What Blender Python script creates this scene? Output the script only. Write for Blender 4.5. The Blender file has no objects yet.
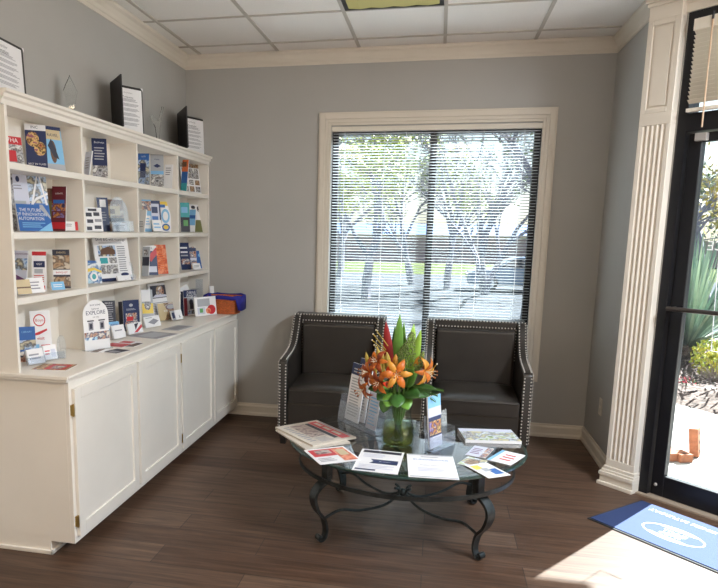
import bpy, bmesh, math, random
from mathutils import Vector as V, Matrix as M4
PI = math.pi
S = bpy.context.scene
COL = S.collection
rnd = random.Random(7)

# ------------------------------------------------------------------ camera
CP = V((1.9897, -5.1615, 1.5060)); YAW, PIT, ROL, F = 0.2142, -0.1697, 0.0137, 664.84
U0, V0 = -68.49, 51.23
FW = V((-math.sin(YAW)*math.cos(PIT), math.cos(YAW)*math.cos(PIT), math.sin(PIT)))
_r = FW.cross(V((0, 0, 1))).normalized(); _u = _r.cross(FW)
RT = math.cos(ROL)*_r + math.sin(ROL)*_u
UP = -math.sin(ROL)*_r + math.cos(ROL)*_u
cam = bpy.data.objects.new('camera', bpy.data.cameras.new('camera')); COL.objects.link(cam)
cam.matrix_world = M4(((RT.x, UP.x, -FW.x, CP.x), (RT.y, UP.y, -FW.y, CP.y), (RT.z, UP.z, -FW.z, CP.z), (0, 0, 0, 1)))
cam.data.sensor_fit = 'HORIZONTAL'; cam.data.sensor_width = 36
cam.data.lens = F/718*36; cam.data.shift_x = -U0/718; cam.data.shift_y = V0/718
cam.data.clip_start = 0.05; cam.data.clip_end = 300
S.camera = cam
def ray(u, v): return FW + RT*((u-359-U0)/F) - UP*((v-294-V0)/F)
def on(axis, val, u, v):
    d = ray(u, v); return CP + d*((val-CP[axis])/d[axis])

# ------------------------------------------------------------------ materials
MATS = {}
def mat(name, col, rough=.5, metal=0, var=0, scale=8, stretch=(1, 1, 1), bump=0, spec=.5, emis=None, estr=0, coat=0):
    if name in MATS: return MATS[name]
    m = bpy.data.materials.new(name); m.use_nodes = True; nt = m.node_tree; b = nt.nodes['Principled BSDF']
    b.inputs['Base Color'].default_value = (*col, 1); b.inputs['Roughness'].default_value = rough
    b.inputs['Metallic'].default_value = metal; b.inputs['Specular IOR Level'].default_value = spec
    if coat: b.inputs['Coat Weight'].default_value = coat
    if emis: b.inputs['Emission Color'].default_value = (*emis, 1); b.inputs['Emission Strength'].default_value = estr
    if var or bump:
        tc = nt.nodes.new('ShaderNodeTexCoord'); mp = nt.nodes.new('ShaderNodeMapping'); nz = nt.nodes.new('ShaderNodeTexNoise')
        nt.links.new(tc.outputs['Object'], mp.inputs[0]); nt.links.new(mp.outputs[0], nz.inputs['Vector'])
        mp.inputs['Scale'].default_value = stretch; nz.inputs['Scale'].default_value = scale; nz.inputs['Detail'].default_value = 5
        if var:
            cr = nt.nodes.new('ShaderNodeValToRGB')
            cr.color_ramp.elements[0].position = .3; cr.color_ramp.elements[1].position = .7
            cr.color_ramp.elements[0].color = (*[c*(1-var) for c in col], 1); cr.color_ramp.elements[1].color = (*[min(1, c*(1+var)) for c in col], 1)
            nt.links.new(nz.outputs['Fac'], cr.inputs[0]); nt.links.new(cr.outputs[0], b.inputs['Base Color'])
        if bump:
            bp = nt.nodes.new('ShaderNodeBump'); bp.inputs['Strength'].default_value = bump; bp.inputs['Distance'].default_value = .01
            nt.links.new(nz.outputs['Fac'], bp.inputs['Height']); nt.links.new(bp.outputs[0], b.inputs['Normal'])
    MATS[name] = m; return m
def paint(name, col, rough=.5, var=.03): return mat(name, col, rough, var=var, scale=3, bump=0)
def clear(name, tint=(1, 1, 1), gloss=.1, rough=.0, ior=1.45, lift=0.0, milk=0.0, mul=1.0):
    """thin clear sheet: see-through plus Fresnel reflection"""
    if name in MATS: return MATS[name]
    m = bpy.data.materials.new(name); m.use_nodes = True; nt = m.node_tree; nt.nodes.clear()
    o = nt.nodes.new('ShaderNodeOutputMaterial'); mx = nt.nodes.new('ShaderNodeMixShader')
    t = nt.nodes.new('ShaderNodeBsdfTransparent'); g = nt.nodes.new('ShaderNodeBsdfGlossy'); fr = nt.nodes.new('ShaderNodeFresnel')
    t.inputs[0].default_value = (*tint, 1); g.inputs['Roughness'].default_value = rough; fr.inputs[0].default_value = ior
    mt = nt.nodes.new('ShaderNodeMath'); mt.operation = 'MULTIPLY_ADD'; mt.use_clamp = True; mt.inputs[1].default_value = mul; mt.inputs[2].default_value = lift
    ge = nt.nodes.new('ShaderNodeNewGeometry'); mr = nt.nodes.new('ShaderNodeMapRange'); mr.inputs['To Min'].default_value = ior; mr.inputs['To Max'].default_value = 1/ior
    nt.links.new(ge.outputs['Backfacing'], mr.inputs['Value']); nt.links.new(mr.outputs[0], fr.inputs[0])
    if milk:
        df = nt.nodes.new('ShaderNodeBsdfDiffuse'); df.inputs[0].default_value = (.75, .82, .95, 1); m2_ = nt.nodes.new('ShaderNodeMixShader'); m2_.inputs[0].default_value = milk
        nt.links.new(t.outputs[0], m2_.inputs[1]); nt.links.new(df.outputs[0], m2_.inputs[2]); t = m2_
    nt.links.new(fr.outputs[0], mt.inputs[0]); nt.links.new(mt.outputs[0], mx.inputs[0]); nt.links.new(t.outputs[0], mx.inputs[1]); nt.links.new(g.outputs[0], mx.inputs[2])
    nt.links.new(mx.outputs[0], o.inputs[0]); MATS[name] = m; return m
def photo(name, cols, scale=30, kind='noise', stretch=(1, 1, 1)):
    """printed picture: blotches of several ink colours"""
    if name in MATS: return MATS[name]
    m = mat(name, cols[0], .35); nt = m.node_tree; b = nt.nodes['Principled BSDF']
    tc = nt.nodes.new('ShaderNodeTexCoord'); mp = nt.nodes.new('ShaderNodeMapping'); mp.inputs['Scale'].default_value = stretch
    nz = nt.nodes.new('ShaderNodeTexNoise' if kind == 'noise' else 'ShaderNodeTexVoronoi')
    nz.inputs['Scale'].default_value = scale*.55
    cr = nt.nodes.new('ShaderNodeValToRGB'); cr.color_ramp.interpolation = 'LINEAR'
    n = len(cols)
    for i, c in enumerate(cols):
        p = .3 + .4*i/n if kind == 'noise' else i/n
        if i < 2: e = cr.color_ramp.elements[i]; e.position = p
        else: e = cr.color_ramp.elements.new(p)
        e.color = (*c, 1)
    nt.links.new(tc.outputs['Object'], mp.inputs[0]); nt.links.new(mp.outputs[0], nz.inputs['Vector'])
    nt.links.new(nz.outputs['Fac'] if kind == 'noise' else nz.outputs['Color'], cr.inputs[0]); nt.links.new(cr.outputs[0], b.inputs['Base Color'])
    return m

WALL = mat('grey_wall_paint', (.42, .412, .395), .6, var=.03, scale=2, bump=.02)
CREAM = paint('cream_trim_paint', (.68, .625, .54), .4)
SHELFP = paint('white_shelf_paint', (.84, .80, .735), .35)
BLACKM = mat('black_metal', (.008, .008, .010), .35, spec=.3)
PAPER = paint('white_paper', (.86, .86, .88), .45)
INK = mat('dark_ink', (.03, .03, .05), .5)
GREYINK = mat('grey_ink', (.30, .30, .34), .5)
CH = dict(w=PAPER, k=INK, g=GREYINK,
    n=mat('navy_ink', (.012, .025, .10), .4), b=mat('blue_ink', (.03, .13, .42), .4), c=mat('light_blue_ink', (.22, .50, .78), .4),
    r=mat('red_ink', (.55, .02, .03), .4), o=mat('orange_ink', (.80, .20, .06), .4), y=mat('yellow_ink', (.85, .62, .08), .4),
    e=mat('green_ink', (.12, .38, .12), .4), t=mat('tan_ink', (.62, .50, .30), .4), p=mat('purple_ink', (.16, .05, .16), .4),
    l=mat('lilac_paper', (.62, .64, .76), .4), v=mat('olive_ink', (.16, .17, .06), .4), d=mat('maroon_ink', (.13, .012, .02), .4),
    m=mat('brown_ink', (.14, .07, .04), .4), s=mat('silver_grey_ink', (.42, .44, .48), .4), q=mat('teal_ink', (.05, .38, .42), .4),
    A=photo('picture_people', [(.03, .02, .03), (.30, .10, .06), (.65, .42, .30), (.05, .06, .15), (.75, .70, .65)], 60),
    B=photo('picture_city', [(.02, .04, .12), (.15, .30, .60), (.55, .68, .85), (.10, .10, .12), (.6, .55, .4)], 45),
    C=photo('picture_food', [(.25, .02, .02), (.60, .30, .10), (.05, .02, .02), (.80, .55, .20), (.30, .10, .15)], 70),
    D=photo('picture_brown', [(.06, .03, .02), (.22, .12, .06), (.45, .30, .18), (.12, .08, .06), (.60, .52, .42)], 40),
    E=photo('picture_grey', [(.05, .05, .06), (.22, .22, .24), (.50, .50, .52), (.12, .10, .10), (.72, .72, .70)], 55),
    G=photo('picture_garden', [(.08, .14, .06), (.45, .55, .25), (.70, .75, .85), (.20, .22, .25), (.60, .55, .30)], 40),
    H=photo('picture_night', [(.01, .01, .03), (.05, .03, .12), (.60, .25, .05), (.10, .02, .04), (.25, .20, .45)], 60),
    W=photo('picture_water', [(.15, .45, .70), (.60, .80, .90), (.03, .15, .40), (.85, .90, .92)], 40),
    R=photo('picture_news', [(.40, .12, .10), (.10, .07, .07), (.55, .45, .40), (.25, .18, .18)], 35),
    O=photo('picture_coral', [(.75, .18, .08), (.85, .35, .20), (.60, .10, .04)], 50))
ACRYL = clear('clear_acrylic', (.94, .96, .98), rough=.02, ior=1.45, lift=.02, milk=.07)

# ------------------------------------------------------------------ mesh builder
WORLD = {}
class MB:
    def __init__(s): s.v = []; s.f = []; s.m = []; s.mats = []
    def mi(s, m):
        if m not in s.mats: s.mats.append(m)
        return s.mats.index(m)
    def add(s, vs, fs, m):
        k = len(s.v); s.v += [tuple(x) for x in vs]; i = s.mi(m)
        for f in fs: s.f.append([a+k for a in f]); s.m.append(i)
        return s
    def box(s, lo, hi, m, T=None):
        x0, y0, z0 = lo; x1, y1, z1 = hi
        vs = [V(p) for p in ((x0,y0,z0),(x1,y0,z0),(x1,y1,z0),(x0,y1,z0),(x0,y0,z1),(x1,y0,z1),(x1,y1,z1),(x0,y1,z1))]
        if T is not None: vs = [T @ p for p in vs]
        return s.add(vs, [(0,3,2,1),(4,5,6,7),(0,1,5,4),(1,2,6,5),(2,3,7,6),(3,0,4,7)], m)
    def prism(s, poly, a, b, m, axis='x', T=None):
        """poly in the two other axes (cyclic order), swept along axis a..b"""
        n = len(poly)
        def P(p, t):
            return {'x': V((t, p[0], p[1])), 'y': V((p[0], t, p[1])), 'z': V((p[0], p[1], t))}[axis]
        vs = [P(p, a) for p in poly]+[P(p, b) for p in poly]
        if T is not None: vs = [T @ p for p in vs]
        fs = [tuple(range(n))[::-1], tuple(range(n, 2*n))]+[(i, (i+1) % n, n+(i+1) % n, n+i) for i in range(n)]
        return s.add(vs, fs, m)
    def quad(s, a, b, c, d, m): return s.add([a, b, c, d], [(0, 1, 2, 3)], m)
    def tube(s, pts, r, m, n=8, cap=True, flat=None):
        """tube along pts; r number or list; flat=(w,t,upvector) makes a strap"""
        pts = [V(p) for p in pts]; k = len(pts); rs = r if isinstance(r, (list, tuple)) else [r]*k
        ref = None; vs = []
        for i, p in enumerate(pts):
            t = (pts[min(i+1, k-1)]-pts[max(i-1, 0)])
            t = t.normalized() if t.length > 1e-9 else V((0, 0, 1))
            if flat: sd = flat[2].cross(t) if False else flat[2]; a = sd - t*sd.dot(t); a.normalize()
            else:
                if ref is None: ref = V((0, 0, 1)) if abs(t.z) < .9 else V((1, 0, 0))
                a = ref - t*ref.dot(t); a.normalize(); ref = a
            b = t.cross(a)
            if flat:
                w, h = flat[0]*rs[i], flat[1]*rs[i]
                for sx, sy in ((-1,-1),(1,-1),(1,1),(-1,1)): vs.append(p+a*(w/2*sx)+b*(h/2*sy))
            else:
                for j in range(n): vs.append(p+(a*math.cos(2*PI*j/n)+b*math.sin(2*PI*j/n))*rs[i])
        if flat: n = 4
        fs = [(i*n+j, i*n+(j+1) % n, (i+1)*n+(j+1) % n, (i+1)*n+j) for i in range(k-1) for j in range(n)]
        if cap: fs += [tuple(range(n))[::-1], tuple(range((k-1)*n, k*n))]
        return s.add(vs, fs, m)
    def lathe(s, prof, c, m, n=32, sx=1, sy=1, cap=False):
        c = V(c); vs = []
        for r, z in prof:
            for j in range(n): vs.append(c+V((r*sx*math.cos(2*PI*j/n), r*sy*math.sin(2*PI*j/n), z)))
        k = len(prof); fs = [(i*n+j, i*n+(j+1) % n, (i+1)*n+(j+1) % n, (i+1)*n+j) for i in range(k-1) for j in range(n)]
        if cap: fs += [tuple(range(n))[::-1], tuple(range((k-1)*n, k*n))]
        return s.add(vs, fs, m)
    def ball(s, c, r, m, n=6, k=4):
        prof = [(max(1e-4, math.sin(PI*i/k))*r, -math.cos(PI*i/k)*r) for i in range(k+1)]
        return s.lathe(prof, c, m, n)
    def text(s, body, size, m, T, ax='CENTER'):
        cu = bpy.data.curves.new('t', 'FONT'); cu.body = body; cu.size = size; cu.align_x = ax; cu.align_y = 'CENTER'; cu.resolution_u = 2; cu.extrude = 0
        ob = bpy.data.objects.new('t', cu); COL.objects.link(ob)
        dg = bpy.context.evaluated_depsgraph_get(); me = bpy.data.meshes.new_from_object(ob.evaluated_get(dg))
        s.add([T @ v.co for v in me.vertices], [tuple(p.vertices) for p in me.polygons], m)
        bpy.data.objects.remove(ob); bpy.data.curves.remove(cu); bpy.data.meshes.remove(me)
        return s
    def build(s, name, parent=None, smooth=False, bevel=0, seg=2, M=None):
        me = bpy.data.meshes.new(name); me.from_pydata(s.v, [], s.f)
        for m in s.mats: me.materials.append(m)
        me.polygons.foreach_set('material_index', s.m)
        bm = bmesh.new(); bm.from_mesh(me)
        if not s.__dict__.get('keep'): bmesh.ops.recalc_face_normals(bm, faces=bm.faces)
        bm.to_mesh(me); bm.free()
        if smooth:
            me.polygons.foreach_set('use_smooth', [True]*len(me.polygons)); me.set_sharp_from_angle(angle=math.radians(40))
        o = bpy.data.objects.new(name, me); COL.objects.link(o)
        if parent: o.parent = parent
        PW = WORLD.get(parent.name, M4()) if parent else M4()
        if M is not None: o.matrix_basis = PW.inverted() @ M
        WORLD[o.name] = M.copy() if M is not None else PW.copy()
        if bevel:
            b = o.modifiers.new('bevel', 'BEVEL'); b.width = bevel; b.segments = seg; b.limit_method = 'ANGLE'; b.angle_limit = math.radians(40)
            b.harden_normals = False
        return o
def tag(o, label, cat=None, group=None, kind=None):
    if label: o['label'] = label
    if cat: o['category'] = cat
    if group: o['group'] = group
    if kind: o['kind'] = kind
    return o
def empty(name, loc, label, cat, group=None, rz=0, M=None):
    o = bpy.data.objects.new(name, None); COL.objects.link(o); o.empty_display_size = .05
    o.matrix_basis = M if M is not None else M4.Translation(loc) @ M4.Rotation(rz, 4, 'Z')
    WORLD[o.name] = o.matrix_basis.copy()
    return tag(o, label, cat, group)
def st(o): o['kind'] = 'structure'; return o
def copy_tree(o, parent=None):
    c = o.copy(); COL.objects.link(c)
    if parent: c.parent = parent
    for ch in list(o.children): copy_tree(ch, c)
    return c
def sm(pts, n=6):
    """catmull-rom through pts"""
    pts = [V(p) for p in pts]; out = []
    for i in range(len(pts)-1):
        p0, p1, p2, p3 = pts[max(i-1, 0)], pts[i], pts[i+1], pts[min(i+2, len(pts)-1)]
        for j in range(n):
            t = j/n
            out.append(.5*((2*p1)+(p2-p0)*t+(2*p0-5*p1+4*p2-p3)*t*t+(3*p1-p0-3*p2+p3)*t**3))
    return out+[pts[-1]]

# ================================================================== ROOM
W, ZC = 3.12, 2.833
c45 = math.sqrt(.5)
O = V((3.087, -.8973, 0)); TD = V((c45, -c45, 0)); ND = V((c45, c45, 0))     # door wall: along, outward
DM = M4(((TD.x, ND.x, 0, O.x), (TD.y, ND.y, 0, O.y), (0, 0, 1, 0), (0, 0, 0, 1)))    # local x along, y outward
LEN = 2.25
E1 = O+TD*LEN
YB = -7.2
# floor
fm = bpy.data.materials.new('wood_plank_floor'); fm.use_nodes = True; nt = fm.node_tree; b = nt.nodes['Principled BSDF']
tc = nt.nodes.new('ShaderNodeTexCoord'); br = nt.nodes.new('ShaderNodeTexBrick'); nz = nt.nodes.new('ShaderNodeTexNoise'); mp = nt.nodes.new('ShaderNodeMapping')
nt.links.new(tc.outputs['Object'], br.inputs['Vector'])
br.inputs['Scale'].default_value = 1; br.inputs['Brick Width'].default_value = 1.22; br.inputs['Row Height'].default_value = .18; br.inputs['Mortar Size'].default_value = .0022
br.offset = .37; br.inputs['Color1'].default_value = (.078, .043, .027, 1); br.inputs['Color2'].default_value = (.128, .080, .054, 1); br.inputs['Mortar'].default_value = (.035, .025, .02, 1); br.inputs['Bias'].default_value = -.1
mp.inputs['Scale'].default_value = (1.1, 16, 1); nt.links.new(tc.outputs['Object'], mp.inputs[0]); nt.links.new(mp.outputs[0], nz.inputs['Vector'])
nz.inputs['Scale'].default_value = 2.2; nz.inputs['Detail'].default_value = 7; nz.inputs['Roughness'].default_value = .65; nz.inputs['Distortion'].default_value = .6
cr = nt.nodes.new('ShaderNodeValToRGB'); cr.color_ramp.elements[0].position = .32; cr.color_ramp.elements[1].position = .68
cr.color_ramp.elements[0].color = (.50, .47, .45, 1); cr.color_ramp.elements[1].color = (1.40, 1.40, 1.42, 1)
mu = nt.nodes.new('ShaderNodeMixRGB'); mu.blend_type = 'MULTIPLY'; mu.inputs[0].default_value = 1
nt.links.new(nz.outputs['Fac'], cr.inputs[0]); nt.links.new(br.outputs['Color'], mu.inputs[1]); nt.links.new(cr.outputs[0], mu.inputs[2]); nt.links.new(mu.outputs[0], b.inputs['Base Color'])
bp = nt.nodes.new('ShaderNodeBump'); bp.inputs['Strength'].default_value = .15; bp.inputs['Distance'].default_value = .004
nt.links.new(nz.outputs['Fac'], bp.inputs['Height']); nt.links.new(bp.outputs[0], b.inputs['Normal']); b.inputs['Roughness'].default_value = .42; b.inputs['Specular IOR Level'].default_value = .35
XR = E1.x
flo = MB(); poly = [(0, YB), (XR, YB), (XR, E1.y), (O.x, O.y), (W, O.y), (W, 0), (0, 0)]
flo.prism([(-.15, YB-.15), (XR+.15, YB-.15), (XR+.15, E1.y+.06), (O.x+.14, O.y+.0), (W+.15, 0), (W+.15, .1), (-.15, .1)], -.12, 0, fm, 'z')
st(flo.build('floor'))
# ceiling: tiles + grid
tilem = mat('ceiling_tile', (.90, .87, .83), .9, var=.06, scale=160, bump=.3)
ce = MB(); ce.prism([(-.15, YB-.15), (XR+.15, YB-.15), (XR+.15, E1.y+.06), (O.x+.3, O.y+.3), (W+.15, .15), (-.15, .15)], ZC+.004, ZC+.15, tilem, 'z')
st(ce.build('ceiling'))
gx, gy, T = .136, -.2503, .61
gridm = paint('tan_grid_metal', (.50, .46, .41), .5)
g = MB()
k = -1
x = gx
while x < XR:
    ylim = 0 if x < W else -(x-W)+O.y+.03
    g.box((x-.011, YB, ZC-.003), (x+.011, min(0, ylim), ZC+.006), gridm); x += T
y = gy
while y > YB:
    xl = W if y > O.y else min(XR, W+(O.y-y))
    g.box((0, y-.009, ZC-.0025), (xl, y+.009, ZC+.006), gridm); y -= T
st(g.build('ceiling_grid'))
# walls
wl, wr, wt, wb = 1.067, 2.764, 2.389, .419
ol, orr, ot, ob_ = 1.1615, 2.675, 2.286, .515
m = MB(); m.box((-.15, YB-.15, 0), (0, .15, ZC+.01), WALL); st(m.build('wall_left'))
m = MB()
m.box((0, 0, 0), (ol, .15, ZC+.01), WALL); m.box((orr, 0, 0), (W+.15, .15, ZC+.01), WALL)
m.box((ol, 0, ot), (orr, .15, ZC+.01), WALL); m.box((ol, 0, 0), (orr, .15, ob_), WALL); st(m.build('wall_back'))
m = MB(); m.prism([(W, 0), (W, O.y-.03), (O.x+.11, O.y+.05), (W+.15, O.y+.15), (W+.15, 0)], 0, ZC+.01, WALL, 'z'); st(m.build('wall_right'))
# door wall (45 degrees): opening .2 .. 2.2, up to 2.67
m = MB(); m.box((.02, 0, 0), (.2, .14, ZC+.01), WALL, DM); m.box((.2, 0, 2.672), (LEN, .14, ZC+.01), WALL, DM); m.box((2.16, 0, 0), (LEN, .14, 2.672), WALL, DM)
st(m.build('wall_door'))
# far right wall with wide unseen window added for fill daylight, wall behind the viewer
m = MB()
y0, y1 = E1.y-.12, -4.9
m.box((XR, YB, 0), (XR+.15, y1, ZC+.01), WALL); m.box((XR, y0, 0), (XR+.15, E1.y, ZC+.01), WALL)
m.box((XR, y1, 0), (XR+.15, y0, .1), WALL); m.box((XR, y1, 2.70), (XR+.15, y0, ZC+.01), WALL); st(m.build('wall_far_right'))
m = MB(); m.box((0, YB-.15, 0), (.5, YB, ZC+.01), WALL); m.box((XR-.5, YB-.15, 0), (XR+.15, YB, ZC+.01), WALL)
m.box((.5, YB-.15, 0), (XR-.5, YB, .9), WALL); m.box((.5, YB-.15, 2.0), (XR-.5, YB, ZC+.01), WALL); st(m.build('wall_behind'))
# crown moulding / baseboards (profiles)
CROWN = [(0, 0), (.006, 0), (.009, .018), (.014, .024), (.017, .045), (.030, .070), (.046, .083), (.048, .100), (0, .100)]   # (out, up from bottom)
BASE = [(0, 0), (.022, 0), (.022, .018), (.014, .030), (.014, .066), (.018, .070), (.016, .080), (.010, .086), (.008, .100), (0, .100)]
def mould(name, prof, p, q, z0, inward, mt=CREAM, ends=(0, 0)):
    p, q, inward = V(p), V(q), V(inward); d = (q-p).normalized(); m = MB(); vs = []
    for e, base in ((ends[0], p), (ends[1], q)):
        for o_, h in prof: vs.append(base+inward*o_+d*(o_*e)+V((0, 0, z0+h)))
    n = len(prof); m.add(vs, [tuple(range(n)), tuple(range(n, 2*n))[::-1]]+[(i, (i+1) % n, n+(i+1) % n, n+i) for i in range(n)], mt)
    return st(m.build(name))
mould('trim_1', CROWN, (0, 0, 0), (W, 0, 0), ZC-.1, (0, -1, 0), ends=(1, -1))
mould('trim_2', CROWN, (0, YB, 0), (0, 0, 0), ZC-.1, (1, 0, 0), ends=(0, -1))
mould('trim_3', CROWN, (W, 0, 0), (W, O.y-.03, 0), ZC-.1, (-1, 0, 0), ends=(1, 0))
mould('baseboard_back', BASE, (.0, 0, 0), (W, 0, 0), 0, (0, -1, 0), ends=(1, -1))
mould('baseboard_right', BASE, (W, 0, 0), (W, O.y-.03, 0), 0, (-1, 0, 0), ends=(1, 0))
mould('baseboard_left', BASE, (0, YB, 0), (0, -2.62, 0), 0, (1, 0, 0))
mould('trim_4', CROWN, O+TD*.2-ND*.0, O+TD*LEN, ZC-.1, -ND)

# pilaster on the corner
pil = MB(); PF = -.05
zb, zt = .12, 2.70
# shaft with flutes: front face polygon in (t, off) with grooves between .17 and 2.11
def shaft(z0, z1, grooves, rec=0):
    t0, t1 = .008, .188; pts = [(t0, .05), (t0, PF)]
    if grooves:
        n = 5; mrg = .022; p = (t1-t0-2*mrg)/n
        for i in range(n):
            a = t0+mrg+i*p+.004; e = a+p-.008
            pts += [(a, PF), (a+.003, PF+.006), ((a+e)/2, PF+.009), (e-.003, PF+.006), (e, PF)]
    pts += [(t1, PF), (t1, .05)]
    pil.prism(pts, z0, z1, CREAM, 'z', DM)
shaft(zb, .165, 0); shaft(.165, 2.11, 1); shaft(2.11, 2.175, 0)
# recessed panel block above
t0, t1 = .008, .188
pil.box((t0, PF+.010, 2.175), (t1, .05, 2.66), CREAM, DM)
for a in ((t0, t0+.030), (t1-.034, t1)): pil.box((a[0], PF, 2.175), (a[1], PF+.012, 2.66), CREAM, DM)
pil.box((t0+.03, PF, 2.175), (t1-.034, PF+.012, 2.20), CREAM, DM); pil.box((t0+.03, PF, 2.635), (t1-.034, PF+.012, 2.66), CREAM, DM)
pil.box((t0+.042, PF+.004, 2.212), (t1-.046, PF+.012, 2.623), CREAM, DM)
for z0, z1, e in ((0, .022, .030), (.022, .062, .020), (.062, .085, .026), (.085, .10, .016), (.10, .12, .008), (2.66, 2.735, .0), (2.735, 2.755, .008), (2.755, 2.785, .018), (2.785, ZC-.002, .030)):
    pil.box((t0-e, PF-e, z0), (t1+min(e, .012), .05, z1), CREAM, DM)
st(pil.build('trim_pilaster', bevel=.002, seg=1))
# header trim over the door
m = MB(); m.box((.188, -.012, 2.674), (LEN, .02, 2.74), CREAM, DM); m.box((.188, -.02, 2.72), (LEN, .02, 2.745), CREAM, DM); st(m.build('trim_5'))

# ------------------------------------------------------------------ window (back wall)
m = MB()
def casing(mb, x0, z0, x1, z1, w, y):
    for lay, (a, d) in enumerate(((0, .018), (.012, .026), (.05, .020), (.075, .014))):
        a2 = (.012, .05, .075, w)[lay]
        mb.box((x0+a, y-d, z0+a), (x0+a2, y, z1-a), CREAM); mb.box((x1-a2, y-d, z0+a), (x1-a, y, z1-a), CREAM)
        mb.box((x0+a2, y-d, z1-a2), (x1-a2, y, z1-a), CREAM); mb.box((x0+a2, y-d, z0+a), (x1-a2, y, z0+a2), CREAM)
casing(m, wl, wb, wr, wt, .0945, 0)
win = st(m.build('window_1', bevel=.0015, seg=1))
m = MB()
for a, b_ in (((ol, .07, ob_), (ol+.045, .12, ot)), ((orr-.045, .07, ob_), (orr, .12, ot)), ((ol+.045, .07, ot-.05), (orr-.045, .12, ot)), ((ol+.045, .07, ob_), (orr-.045, .12, ob_+.05)), ((1.895, .07, ob_+.05), (1.945, .12, ot-.05))): m.box(a, b_, BLACKM)
m.build('window_frame', win)
GL = clear('window_glass', (.88, .95, .99), ior=1.45)
m = MB(); m.box((ol+.045, .092, ob_+.05), (1.895, .097, ot-.05), GL); m.box((1.945, .092, ob_+.05), (orr-.045, .097, ot-.05), GL); m.build('pane', win)
m = MB(); m.box((ol+.001, .0, ob_-.01), (orr-.001, .07, ob_+.002), CREAM); m.build('window_sill', win)

# blinds ----------------------------------------------------------
SLAT = bpy.data.materials.new('white_blind_slat'); SLAT.use_nodes = True; nt = SLAT.node_tree
pb = nt.nodes['Principled BSDF']; pb.inputs['Base Color'].default_value = (.60, .63, .66, 1); pb.inputs['Roughness'].default_value = .45
tr = nt.nodes.new('ShaderNodeBsdfTranslucent'); tr.inputs[0].default_value = (.85, .87, .9, 1); mx = nt.nodes.new('ShaderNodeMixShader'); mx.inputs[0].default_value = .035
nt.links.new(pb.outputs[0], mx.inputs[1]); nt.links.new(tr.outputs[0], mx.inputs[2]); nt.links.new(mx.outputs[0], nt.nodes['Material Output'].inputs[0])
HEADM = paint('cream_blind_plastic', (.72, .67, .58), .4)
bl = empty('window_blind', (1.92, .03, ob_+.02), 'wide white mini blind with open slats over the back window', 'blind')
m = MB(); m.box((ol+.004, -.006, ot-.036), (orr-.004, .034, ot-.001), HEADM); m.build('headrail', bl, bevel=.002, M=M4())
m = MB(); z = ot-.05; tl = math.radians(13); hw = .0125
while z > ob_+.06:
    ca, sa = math.cos(tl)*hw, math.sin(tl)*hw; yc = .022
    a = (ol+.012, yc-ca, z+sa); bq = (orr-.012, yc-ca, z+sa); mid0 = (ol+.012, yc, z+.0015); mid1 = (orr-.012, yc, z+.0015); d = (ol+.012, yc+ca, z-sa); e = (orr-.012, yc+ca, z-sa)
    m.add([a, bq, mid1, mid0, e, d], [(0, 1, 2, 3), (3, 2, 4, 5)], SLAT); z -= .0212
m.keep = True
sl = m.build('slats', bl, smooth=True, M=M4())
m = MB(); m.box((ol+.01, .010, ob_+.02), (orr-.01, .034, ob_+.036), HEADM); m.build('bottom_rail', bl, M=M4())
for xx in (ol+.10, ol+.40, 1.92-.2, 1.92+.25, orr-.40, orr-.12):
    m = MB()
    for yy in (.009, .035): m.tube([(xx, yy, ot-.04), (xx, yy, ob_+.03)], .0009, PAPER, 4)
    m.build('ladder_cord', bl, M=M4())
m = MB(); m.tube([(ol+.075, -.012, ot-.04), (ol+.078, -.014, ot-1.1)], .004, clear('wand_plastic', (.8, .82, .85), lift=.15), 6)
m.build('tilt_wand', bl, M=M4())

# ------------------------------------------------------------------ door
dr = empty('door_1', O+TD*.25, None, None); st(dr)
def dbox(mb, t0, t1, z0, z1, d0, d1, mt): mb.box((t0, d0, z0), (t1, d1, z1), mt, DM)
m = MB()
dbox(m, .20, .25, 0, 2.672, -.005, .10, BLACKM); dbox(m, .25, 2.16, 2.622, 2.672, -.005, .10, BLACKM)
dbox(m, .25, 2.16, 2.06, 2.155, -.005, .10, BLACKM); dbox(m, 1.165, 1.23, 0, 2.622, -.005, .10, BLACKM); dbox(m, 2.11, 2.16, 0, 2.672, -.005, .10, BLACKM)
dbox(m, 1.23, 2.11, 0, .12, .0, .08, BLACKM)
m.build('door_frame', dr, M=M4())
m = MB()
dbox(m, .256, .326, .012, 2.052, .02, .065, BLACKM); dbox(m, 1.09, 1.16, .012, 2.052, .02, .065, BLACKM)
dbox(m, .326, 1.09, .012, .135, .02, .065, BLACKM); dbox(m, .326, 1.09, 2.005, 2.052, .02, .065, BLACKM)
leaf = m.build('door_leaf', dr, bevel=.003, seg=1, M=M4())
m = MB(); dbox(m, .326, 1.09, .135, 2.005, .040, .046, GL); m.build('door_glass', leaf, M=M4())
m = MB(); dbox(m, 1.23, 2.11, .12, 2.06, .040, .046, GL); dbox(m, .25, 2.11, 2.155, 2.622, .045, .051, GL); m.build('side_glass', dr, M=M4())
BAR = mat('bronze_push_bar', (.10, .085, .08), .3, metal=.8)
m = MB()
Dp = lambda t, d, z: O+TD*t+ND*d+V((0, 0, z))
m.tube([Dp(.272, -.045, 1.112), Dp(1.12, -.045, 1.112)], .013, BAR, 10); m.tube([Dp(.285, -.045, 1.112), Dp(.285, .03, 1.112)], .010, BAR, 8); m.tube([Dp(1.11, -.045, 1.112), Dp(1.11, .03, 1.112)], .010, BAR, 8)
m.build('push_bar', leaf, smooth=True, M=M4())
m = MB(); dbox(m, .30, .36, 2.008, 2.048, -.01, .02, mat('grey_metal', (.45, .42, .40), .4, metal=.5)); m.build('door_latch', dr, bevel=.003, M=M4())
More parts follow.
